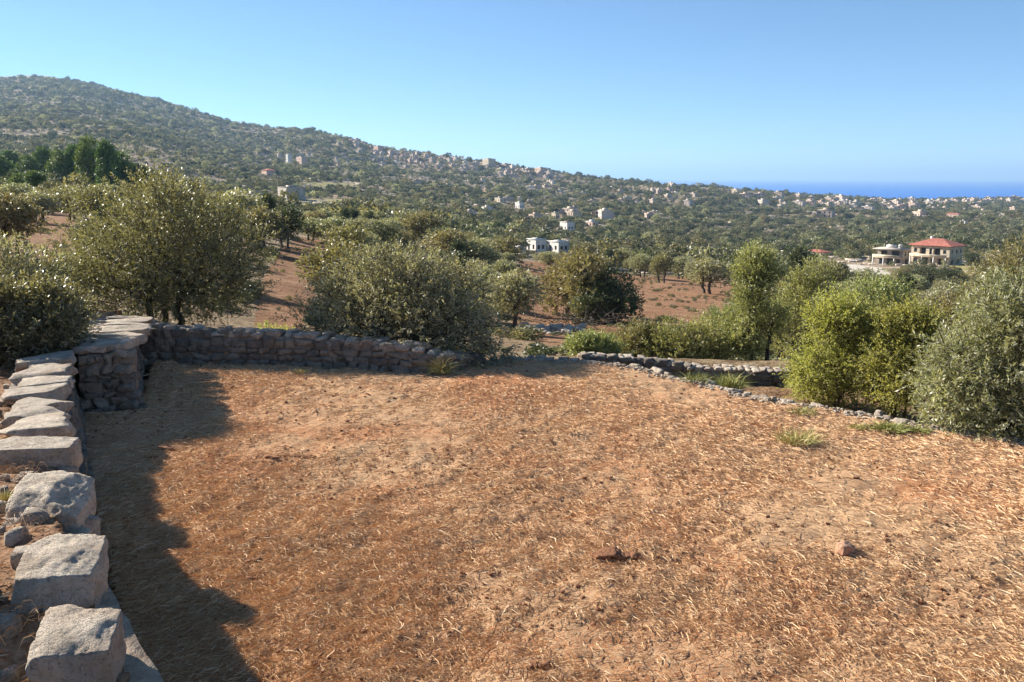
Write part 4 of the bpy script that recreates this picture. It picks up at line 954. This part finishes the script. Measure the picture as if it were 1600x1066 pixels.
for v, mt in enumerate(['scrub', 'scrub', 'scrub', 'olive_grey', 'dark', 'olive_brown', 'scrub', 'dark']):
    rgp = np.random.default_rng(400+v); lm = dome(rgp, 1, 1, .8 if v % 3 else .95, 0, 8, (.22, .34), .7)
    V, F, a, _ = leaves(lm, 110, 4, .12, .15, .085, rgp, up=.3, spread=.9, shell=.55)
    SB.append(mesh_np('scrub_bush', V, F, M[mt], None, {'tint': ('POINT', a)}, link=False).data)
pts, rots, scs, ids = [], [], [], []
def addscrub(d0, d1, sp, s0, s1, seed, thr):
    X, Y = ring(d0, d1, sp, seed); ok, Z, px, py = keep(X, Y, 1.0)
    r = np.hypot(X, Y); m1 = n2(X, Y, 70 if d0 > 250 else 30, 71, 4, .6); m2 = n2(X, Y, 14, 72, 2)
    vill = np.exp(-((px-700)/170)**2)*np.exp(-((py - np.interp(px, RPX, RY) - 6)/16)**2) + 0.8*np.exp(-((px-1480)/110)**2)*np.exp(-((py-316)/9)**2)
    slope = np.exp(-((px-215)/130)**2)*np.exp(-((py-165-(px-150)*.22)/16)**2)*.45     # the bare rocky shoulder high on the left hill
    m3 = n2(X*.35 + Y*.1, Y*1.6, 22, 77, 3); ok &= (m1*.45 + m2*.45 + m3*.5 > thr + vill*.42 + slope*.35)
    ok &= (r > dlast) | (d0 > 250); rgs = np.random.default_rng(seed+1); n = ok.sum()
    s = rgs.uniform(s0, s1, n)*(1 + .4*rgs.normal(size=n)).clip(.35, 2.0)
    pts.append(np.stack([X[ok], Y[ok], Z[ok]-.1], -1)); rots.append(np.stack([0*s, 0*s, rgs.uniform(0, 6.28, n)], -1))
    scs.append(np.stack([s, s, s*rgs.uniform(.55, .95, n)], -1)); ids.append(rgs.integers(0, 8, n))
addscrub(90, 300, 4.4, 2.2, 5.6, 11, -.18); addscrub(300, 800, 4.7, 2.2, 5.2, 12, .02); addscrub(800, 1500, 6.0, 3.0, 6.4, 13, .05); addscrub(1500, 2600, 8.2, 4.2, 8.2, 14, -.01)
def addsmall(d0, d1, sp, s0, s1, seed):
    X, Y = ring(d0, d1, sp, seed); ok, Z, px, py = keep(X, Y, 0.5, False); ok &= (np.hypot(X, Y) > dlast*.8); rgs = np.random.default_rng(seed); n = ok.sum(); s = s0 + (s1-s0)*rgs.random(n)**2
    pts.append(np.stack([X[ok], Y[ok], Z[ok]-.1], -1)); rots.append(np.stack([0*s, 0*s, rgs.uniform(0, 6.28, n)], -1)); scs.append(np.stack([s, s, s*rgs.uniform(.5, 1.2, n)], -1)); ids.append(rgs.integers(0, 8, n))
addsmall(90, 300, 5, .8, 2.6, 81); addsmall(300, 800, 7, 1.2, 4.0, 82); addsmall(800, 1500, 10, 1.8, 5.5, 83); addsmall(1500, 2500, 14, 2.5, 7.5, 84)
instancer('hillside_scrub', np.concatenate(pts), np.concatenate(rots), np.concatenate(scs), np.concatenate(ids), SB, 'dense mass of green scrub and distant trees covering the hills', 'scrub')
# low weeds and dry bushes on the near slope
X, Y = ring(14, 95, .95, 21); ok, Z, px, py = keep(X, Y, 0); ok &= ~inpoly(X, Y, FIELD) & ~inpoly(X, Y, TERR) & ~inpoly(X, Y, STRIP) & (n2(X, Y, 5, 33, 3) > -.1)
X, Y, Z = X[ok], Y[ok], Z[ok]; rgs = np.random.default_rng(5); s = rgs.uniform(.2, .8, len(X)); z0 = np.zeros(len(X))
instancer('slope_weeds', np.stack([X, Y, Z], -1), np.stack([z0, z0, rgs.uniform(0, 6, len(X))], -1), np.stack([s, s, s*.6], -1), rgs.integers(0, 8, len(X)), SB, 'low weeds and dry herbs on the slope below the field', 'weeds')
X, Y = ring(22, 170, 1.7, 23); Z = ground(X, Y); m = (soil_mask(X, Y, Z) > .5) & (n2(X, Y, 4, 37, 3) > .0); X, Y, Z = X[m], Y[m], Z[m]; rgs = np.random.default_rng(6); s = .12 + .45*rgs.random(len(X))**2; z0 = np.zeros(len(X))
instancer('tilled_soil_weeds', np.stack([X, Y, Z], -1), np.stack([z0, z0, rgs.uniform(0, 6, len(X))], -1), np.stack([s*1.5, s, s*.7], -1), rgs.choice([1, 5, 6], len(X)), SB, 'dry weeds and clods dotted over the red tilled patches', 'weeds')
# pale rocks and broken terrace walls on the hills
RK = []
for v in range(6):
    mb = MB(); rgp = np.random.default_rng(v)
    for k in range(5):
        V, Fq = stone((rgp.normal()*.35, rgp.normal()*.12, rgp.uniform(0, .12)), (rgp.uniform(.3, .8), rgp.uniform(.2, .4), rgp.uniform(.15, .35)), rgp.normal()*.3, k+v*9, 3, .12, .7, 4); mb.add(V, Fq, .9)
    RK.append(mb.build('rock', M['lime'], None, link=False).data)
P_, R_, S_, I_ = [], [], [], []
for d0, d1, sp, s0, s1, sd in ((170, 300, 9, .8, 2.4, 61), (300, 800, 11, 1.4, 4.2, 62), (800, 1500, 14, 2.2, 5.5, 63), (1500, 2500, 20, 3.5, 7.5, 64)):
    X, Y = ring(d0, d1, sp, sd); Z = ground(X, Y); px, py = px_of(X, Y, Z); m = n2(X, Y, 90, 71, 3) + 1.2*np.exp(-((px-680)/230)**2)*np.exp(-((py-np.interp(px, RPX, RY)-12)/22)**2) < .9
    m = n2(X, Y, 60, 171, 3) + 1.1*np.exp(-((px-680)/230)**2)*np.exp(-((py-np.interp(px, RPX, RY)-12)/22)**2) + .8*np.exp(-((px-215)/110)**2)*np.exp(-((py-165)/20)**2) > -.05
    X, Y, Z = X[m], Y[m], Z[m]; rgs = np.random.default_rng(sd); n = len(X); s = rgs.uniform(s0, s1, n)
    P_.append(np.stack([X, Y, Z+s*.05], -1)); R_.append(np.stack([0*s, 0*s, rgs.normal(0, .35, n)-.2], -1)); S_.append(np.stack([s*rgs.uniform(.8, 2, n), s, s*.8], -1)); I_.append(rgs.integers(0, 6, n))
instancer('hillside_rocks', np.concatenate(P_), np.concatenate(R_), np.concatenate(S_), np.concatenate(I_), RK, 'pale rocks and broken terrace walls among the scrub', 'rocks')
#@@GROUND
# ------------------------------------------------------------------ straw, weeds, clods
def strands(X, Y, Zf, rg, ln, wd, lift=.012, segs=4, curl=1.0, ang=None, tmean=.55, tsd=.2):
    n = len(X); a0 = rg.uniform(0, 2*math.pi, n) if ang is None else ang; L = ln*rg.uniform(.4, 1.6, n); k = rg.normal(size=n)*curl*1.1
    P = np.zeros((n, segs+1, 3)); x = X.copy(); y = Y.copy(); a = a0.copy(); hz = rg.uniform(0, 1, n)*lift; arch = rg.uniform(-.2, 1, n)*lift*1.3
    W = (wd*rg.uniform(.6, 1.4, n)); pts_ = []
    for s in range(segs+1):
        f = s/segs; P[:, s, 0] = x; P[:, s, 1] = y; P[:, s, 2] = hz + arch*math.sin(f*math.pi)
        a = a + k/segs + rg.normal(size=n)*.25*curl; x = x + np.cos(a)*L/segs; y = y + np.sin(a)*L/segs
    base = Zf(X, Y)[:, None]; P[:, :, 2] += base + .004
    T = np.gradient(P, axis=1); Nn = unit(np.stack([-T[..., 1], T[..., 0], np.zeros(T.shape[:2])], -1) + np.array([0, 0, 1.0])*rg.uniform(-.55, .55, n)[:, None, None])
    tp = np.array([.45] + [1.0]*(segs-1) + [.4])[None, :, None]
    A = P - Nn*(W/2)[:, None, None]*tp; B = P + Nn*(W/2)[:, None, None]*tp
    V = np.stack([A, B], 2).reshape(-1, 3); o = np.arange(n)[:, None]*(segs+1)*2 + np.arange(segs)[None]*2
    F = np.stack([o, o+1, o+3, o+2], -1).reshape(-1, 4)
    t_ = np.clip(rg.normal(tmean, tsd, n), 0, 1); return V, F, np.repeat(t_, (segs+1)*2)
rg = np.random.default_rng(42)
n = 600000; D = rg.uniform(3.0, 14.3, n); u = rg.uniform(-.70, 1.05, n); X = D*u; Y = D.copy()
ok = inpoly(X, Y, FIELD) & (rg.random(n) < np.clip(5.0/D, 0, 1)**.6*.95)
bare = n2(X, Y, 1.1, 91, 3) + .35*n2(X, Y, .3, 92, 2)
X0 = X[ok]; Y0 = Y[ok]; b0 = bare[ok]; ok2 = rg.random(len(X0)) < np.clip(.46 - b0*.50, .12, .9)
X, Y = X0[ok2], Y0[ok2]; r = np.hypot(X, Y)
sw = smooth(.0, 3.5, X - 0.2)                                            # combed windrows on the right
ang = np.where(rg.random(len(X)) < .15 + .5*sw, math.radians(-38) + rg.normal(size=len(X))*.35 + n2(X, Y, 2.5, 93, 2)*.6, rg.uniform(0, 6.28, len(X)))
V, F, a = strands(X, Y, field_z, rg, .075*(1+.02*r), .0030*(1 + .055*r), .010, 4, 0.95, ang, .66, .17)
tag(mesh_np('straw_litter', V, F, M['straw'], attrs={'tint': ('POINT', a)}), 'dry curled straw and cut weeds strewn over the red field', 'straw', kind='stuff')
# terrace: dry grass, leaf litter, pebbles
n = 26000; X = rg.uniform(-7.5, -1.2, n); Y = rg.uniform(2.6, 12, n); ok = inpoly(X, Y, TERR) & (polydist(X, Y, LW, False) > .38) & (n2(X, Y, .6, 95, 3) > -.35)
V, F, a = strands(X[ok], Y[ok], terr_z, rg, .07, .005, .05, 3, 1.0, None, .5, .25)
tag(mesh_np('dry_grass', V, F, M['straw'], attrs={'tint': ('POINT', a)}), 'dry grass litter on the terrace soil behind the left wall', 'dry grass', kind='stuff')
mb = MB(); n = 1500; X = rg.uniform(-5.5, -1.2, n); Y = rg.uniform(2.6, 9.5, n); ok = inpoly(X, Y, TERR) & (polydist(X, Y, LW, False) > .36); Zt = terr_z(X, Y)
for i in np.nonzero(ok)[0]:
    s_ = .02 + .09*rg.random()**3.5; V, Fq = stone((X[i], Y[i], Zt[i]+s_*.2), (s_*rg.uniform(1, 1.8), s_*rg.uniform(.8, 1.4), s_), rg.uniform(0, 3), int(rg.integers(1e9)), 3, .1, .7, 3); mb.add(V, Fq, rg.uniform(.2, 1))
tag(mb.build('terrace_pebbles', M['lime'], None), 'pinkish pebbles and rubble in the soil behind the coping blocks', 'pebbles', kind='stuff')
# gravelly crumbs of earth in the field
CL = []
for v in range(4):
    mb = MB(); V, Fq = stone((0, 0, .2), (1, .8, .6), v, v+5, 4, .22, .5, 4); mb.add(V, Fq); CL.append(mb.build('crumb', M['clod'], None, link=False).data)
n = 8000; D = rg.uniform(3.6, 13.5, n); X = D*rg.uniform(-.62, .62, n); Y = D; m = inpoly(X, Y, FIELD) & (n2(X, Y, .9, 97, 3) + .3*(X < -1) > .12); X, Y = X[m], Y[m]; n = len(X)
s = .008 + .032*rg.random(n)**3
instancer('earth_crumbs', np.stack([X, Y, field_z(X, Y)], -1), np.stack([0*s, 0*s, rg.uniform(0, 6, n)], -1), np.stack([s, s, s], -1), rg.integers(0, 4, n), CL, 'small crumbs of red earth between the straw', 'earth crumbs')

P_e, q_e = resample([(x, y) for x, y in EDGE[:-2]], .02); n = 5200; k = rg.integers(0, len(P_e), n); T_e = np.gradient(P_e, axis=0); T_e /= np.linalg.norm(T_e, axis=1, keepdims=True)
off = rg.normal(0, .085, n); X = P_e[k, 0] - T_e[k, 1]*off; Y = P_e[k, 1] + T_e[k, 0]*off; s = .012 + .045*rg.random(n)**3.5; GR = []
for v in range(4):
    mb = MB(); V, Fq = stone((0, 0, .15), (1.1, .8, .6), v, v+35, 4, .12, .65, 4); mb.add(V, Fq, .8); GR.append(mb.build('chip', M['lime'], None, link=False).data)
Zg = np.where(inpoly(X, Y, FIELD), field_z(X, Y), ground(X, Y) + .02); Zg = np.maximum(Zg, -.10)
instancer('edge_gravel', np.stack([X, Y, Zg], -1), np.stack([0*s, 0*s, rg.uniform(0, 6, n)], -1), np.stack([s, s, s], -1), rg.integers(0, 4, n), GR, 'pale gravel and chips along the stone edge of the field', 'gravel')

def onfield(px, py):
    x, y, _ = pt(px, py, 0); return x, y, float(field_z(np.array([x]), np.array([y]))[0])
x, y, z = onfield(1321, 866)
V, Fq = stone((0, 0, .035), (.135, .11, .10), .3, 3, 10, .08, .45, 5); o = mesh_np('field_stone', V, Fq, M['redstone'], smooth=True, loc=(x, y, z))
tag(o, 'single rounded reddish stone lying alone on the straw at lower right', 'stone')
def clod(px, py, w, label, k, grp=None):
    x, y, z = onfield(px, py); mb = MB(); rgc = np.random.default_rng(k); W = S(w, y)
    for j in range(5):
        q = (j-2)/2*W*.35; s_ = W*rgc.uniform(.18, .34); V, Fq = stone((q, rgc.normal()*W*.06, s_*.15), (s_*1.4, s_, s_*.6), rgc.uniform(0, 3), k*9+j, 6, .22, .55, 5); mb.add(V, Fq)
    o = mb.build('earth_clod', M['clod'], None, True, loc=(x, y, z)); o.rotation_euler.z = rgc.normal()*.2; tag(o, label, 'earth clod', grp)
clod(965, 872, 80, 'longest dark ridge of turned earth in the lower middle of the field', 1)
clod(1073, 925, 22, 'small pointed dark clod just below the long ridge of turned earth', 2)
clod(1228, 996, 44, 'dark clod near the bottom edge, below and left of the lone stone', 3)
clod(728, 860, 30, 'small dark clod in the middle of the field, left of the long ridge', 4)
clod(848, 733, 22, 'tiny dark clod in the upper middle of the field', 5)
CLL = ['left end', 'middle', 'right end', 'lowest', 'upper', 'lower', 'widest', 'small', 'right hand', 'left hand']; CLW = ['of the upper left row']*3 + ['just under the upper left row'] + ['beside the wall shadow\'s bulge']*2 + ['on the bottom edge left of the middle', 'on the bottom edge further left'] + ['near the projecting wall corner\'s shadow tip']*2
for k, (px, py, w) in enumerate([(425, 716, 26), (455, 713, 24), (482, 714, 26), (432, 733, 20), (395, 882, 26), (388, 905, 30), (842, 1045, 40), (565, 1042, 28), (260, 700, 26), (235, 712, 24)]):
    clod(px, py, w, CLL[k] + ' dark clod of broken earth ' + CLW[k], 20+k, 'dark clods on the left half of the field')
t = NT('weed_blade'); M['weed'] = t.done(t.ramp(t.attr('tint'), [(0, (.12, .14, .035)), (.5, (.30, .31, .08)), (1, (.56, .46, .20))]), .6, .3)
def tuft(px, py, w, h, label, seed, z=0.0, n=400, grp=None, tb=.5, flat=.5, zf=None):
    x, y, _ = pt(px, py, z); zz = z if zf is None else float(zf(np.array([x]), np.array([y]))[0]); W = S(w, y)/2; H = S(h, y); rgt = np.random.default_rng(seed); n = int(n*1.6)
    r_ = W*rgt.random(n)**.7; a_ = rgt.uniform(0, 6.28, n); B = np.stack([r_*np.cos(a_)*.7, r_*np.sin(a_)*.5, np.zeros(n)], -1)
    d = unit(np.stack([np.cos(a_)*flat*r_/W, np.sin(a_)*flat*r_/W, np.ones(n)], -1) + rgt.normal(size=(n, 3))*.5); L = H*rgt.uniform(.4, 1.1, n)[:, None]
    s_ = unit(np.cross(d, rgt.normal(size=(n, 3)))); wd = (.003+.003*rgt.random(n))[:, None]; M1 = B + d*L*.55; TP = B + d*L + np.array([0, 0, -1])*L*.22 + d*np.array([1, 1, 0])*L*.2
    V = np.stack([B-s_*wd*.5, B+s_*wd*.5, M1+s_*wd*.5, M1-s_*wd*.5, TP], 1).reshape(-1, 3); o = np.arange(n)*5
    F = [np.stack([o, o+1, o+2, o+3], -1), np.stack([o+3, o+2, o+4], -1)]; tn = np.repeat(np.clip(rgt.normal(tb, .18, n), 0, 1), 5)
    ob = mesh_np('weed_tuft', V, F, M['weed'], attrs={'tint': ('POINT', tn)}, loc=(x, y, zz-.01)); return tag(ob, label, 'weed', grp)
tuft(1086, 602, 46, 34, 'green weed tuft growing from the left of the two against the sunken wall', 1, -.05, 260, None, .45)
tuft(1142, 606, 52, 36, 'larger yellow green weed tuft against the sunken wall, right of the first', 2, -.10, 300, None, .55)
tuft(1246, 690, 90, 34, 'sparse yellowish grass tuft in the field left of the edging weeds', 3, 0, 240, None, .8, .9)
tuft(1252, 645, 60, 16, 'low grassy tuft straddling the stone edging on the right', 4, 0, 200, None, .55, 1)
tuft(1392, 671, 80, 20, 'widest low green weed patch beside the edging near the silvery bush', 5, 0, 420, None, .4, 1.2)
tuft(1436, 673, 44, 14, 'small low weed right next to the widest green patch by the edging', 6, 0, 200, None, .4, 1.2)
tuft(1345, 668, 50, 12, 'faint dry green tuft left of the widest weed patch by the edging', 7, 0, 160, None, .6, 1.2)
tuft(46, 588, 26, 24, 'yellow dry weed on the terrace beneath the dark olive shrub', 8, .72, 120, None, .85, .6, terr_z)
tuft(14, 800, 40, 30, 'pale grey leaved weed at the left edge beside the second coping block', 21, .8, 160, None, .95, 1, terr_z)
tuft(22, 650, 30, 16, 'low dry weed at the left edge of the terrace', 9, .72, 140, None, .8, 1, terr_z)
tuft(470, 582, 36, 10, 'thin dry weeds at the foot of the back wall under the centre olive', 10, 0, 120, None, .85, 1)
tuft(690, 582, 34, 44, 'yellow brown sprig hanging at the right end of the back wall', 11, 0, 220, None, .8, .7)
x, y, z = hit(430, 530, 13.6); 
for k, (px, py, w, h, lb) in enumerate([(418, 528, 44, 26, 'yellow green weed clump behind the back wall, leftmost of the two'), (452, 532, 40, 22, 'pale green weed clump behind the back wall, beside the centre olive')]):
    x, y, z = hit(px, py+6, 13.6); V, F, a, _ = leaves([(0, 0, S(h, y)*.4, S(w, y)*.4), (.2, 0, S(h, y)*.3, S(w, y)*.3)], 260, 6, .14, .05, .02, np.random.default_rng(k), up=.6)
    tag(mesh_np('weed_clump', V, F, M['bright'], attrs={'tint': ('POINT', a)}, loc=(x, y, z)), lb, 'weed')
# rubble and brush pile below the field
x, y, z = hit(850, 520, 14); mb = MB(); rg = np.random.default_rng(4)
for k in range(70):
    s_ = rg.uniform(.08, .34); V, Fq = stone((rg.normal()*.9, rg.normal()*.5, s_*.3), (s_*1.4, s_, s_*.8), rg.uniform(0, 3), k, 3, .12, .7, 4); mb.add(V, Fq, rg.uniform(.4, 1))
tag(mb.build('rubble_pile', M['lime'], None, loc=(x, y, z)), 'heap of grey white rubble beyond the field edge, under the dark grey olive', 'rubble pile')
x, y, z = hit(905, 512, 14); mb = MB()
for k in range(160):
    p = rg.normal(size=3)*[1.1, .5, .15] + [0, 0, .35]; d = unit(rg.normal(size=3)*[1, 1, .5])*rg.uniform(.3, 1.1); mb.tube(np.stack([p, p+d*.5+rg.normal(size=3)*.05, p+d]), [.02, .014, .005], 4)
tag(mb.build('brush_pile', M['bark'], None, loc=(x, y, z)), 'pile of dead purplish brown branches at the foot of the dense tree clump', 'brush pile')
# pale terrace wall on the far slope
pw = [hit(px, py, 60) for px, py in ((506, 339), (520, 341), (535, 343), (548, 345), (562, 346))]; mb = MB(); rg = np.random.default_rng(6)
for i in range(len(pw)-1):
    a_, b_ = np.array(pw[i]), np.array(pw[i+1]); L = np.linalg.norm(b_-a_); m_ = max(1, int(L/1.6))
    for k in range(m_):
        c_ = a_ + (b_-a_)*(k+.5)/m_; V, Fq = stone((c_[0], c_[1], c_[2]+.5), (L/m_*1.05, .6, 1.5*rg.uniform(.7, 1.1)), math.atan2(b_[1]-a_[1], b_[0]-a_[0]), k+i*50, 3, .08, .8, 3); mb.add(V, Fq, rg.uniform(.6, 1))
tag(mb.build('terrace_wall', M['lime'], None), 'white broken terrace wall on the slope above the centre olive', 'stone wall')

# ------------------------------------------------------------------ the air
hz = NT('haze_air'); hz.t.nodes.remove(hz.b); pv = hz.n('ShaderNodeVolumePrincipled'); pv.inputs['Density'].default_value = 8e-5
pv.inputs["Color"].default_value = (.44, .69, 1.0, 1); pv.inputs['Anisotropy'].default_value = 0.2
hz.l(pv.outputs[0], hz.out.inputs['Volume'])
mb = MB(); A_ = 112000.0; mb.box(-A_, A_, -A_, A_, SEA-16, 340.0)
o = mb.build('haze', hz.m, None); tag(o, 'thin pale blue haze filling the air to the sea', 'haze', kind='stuff')
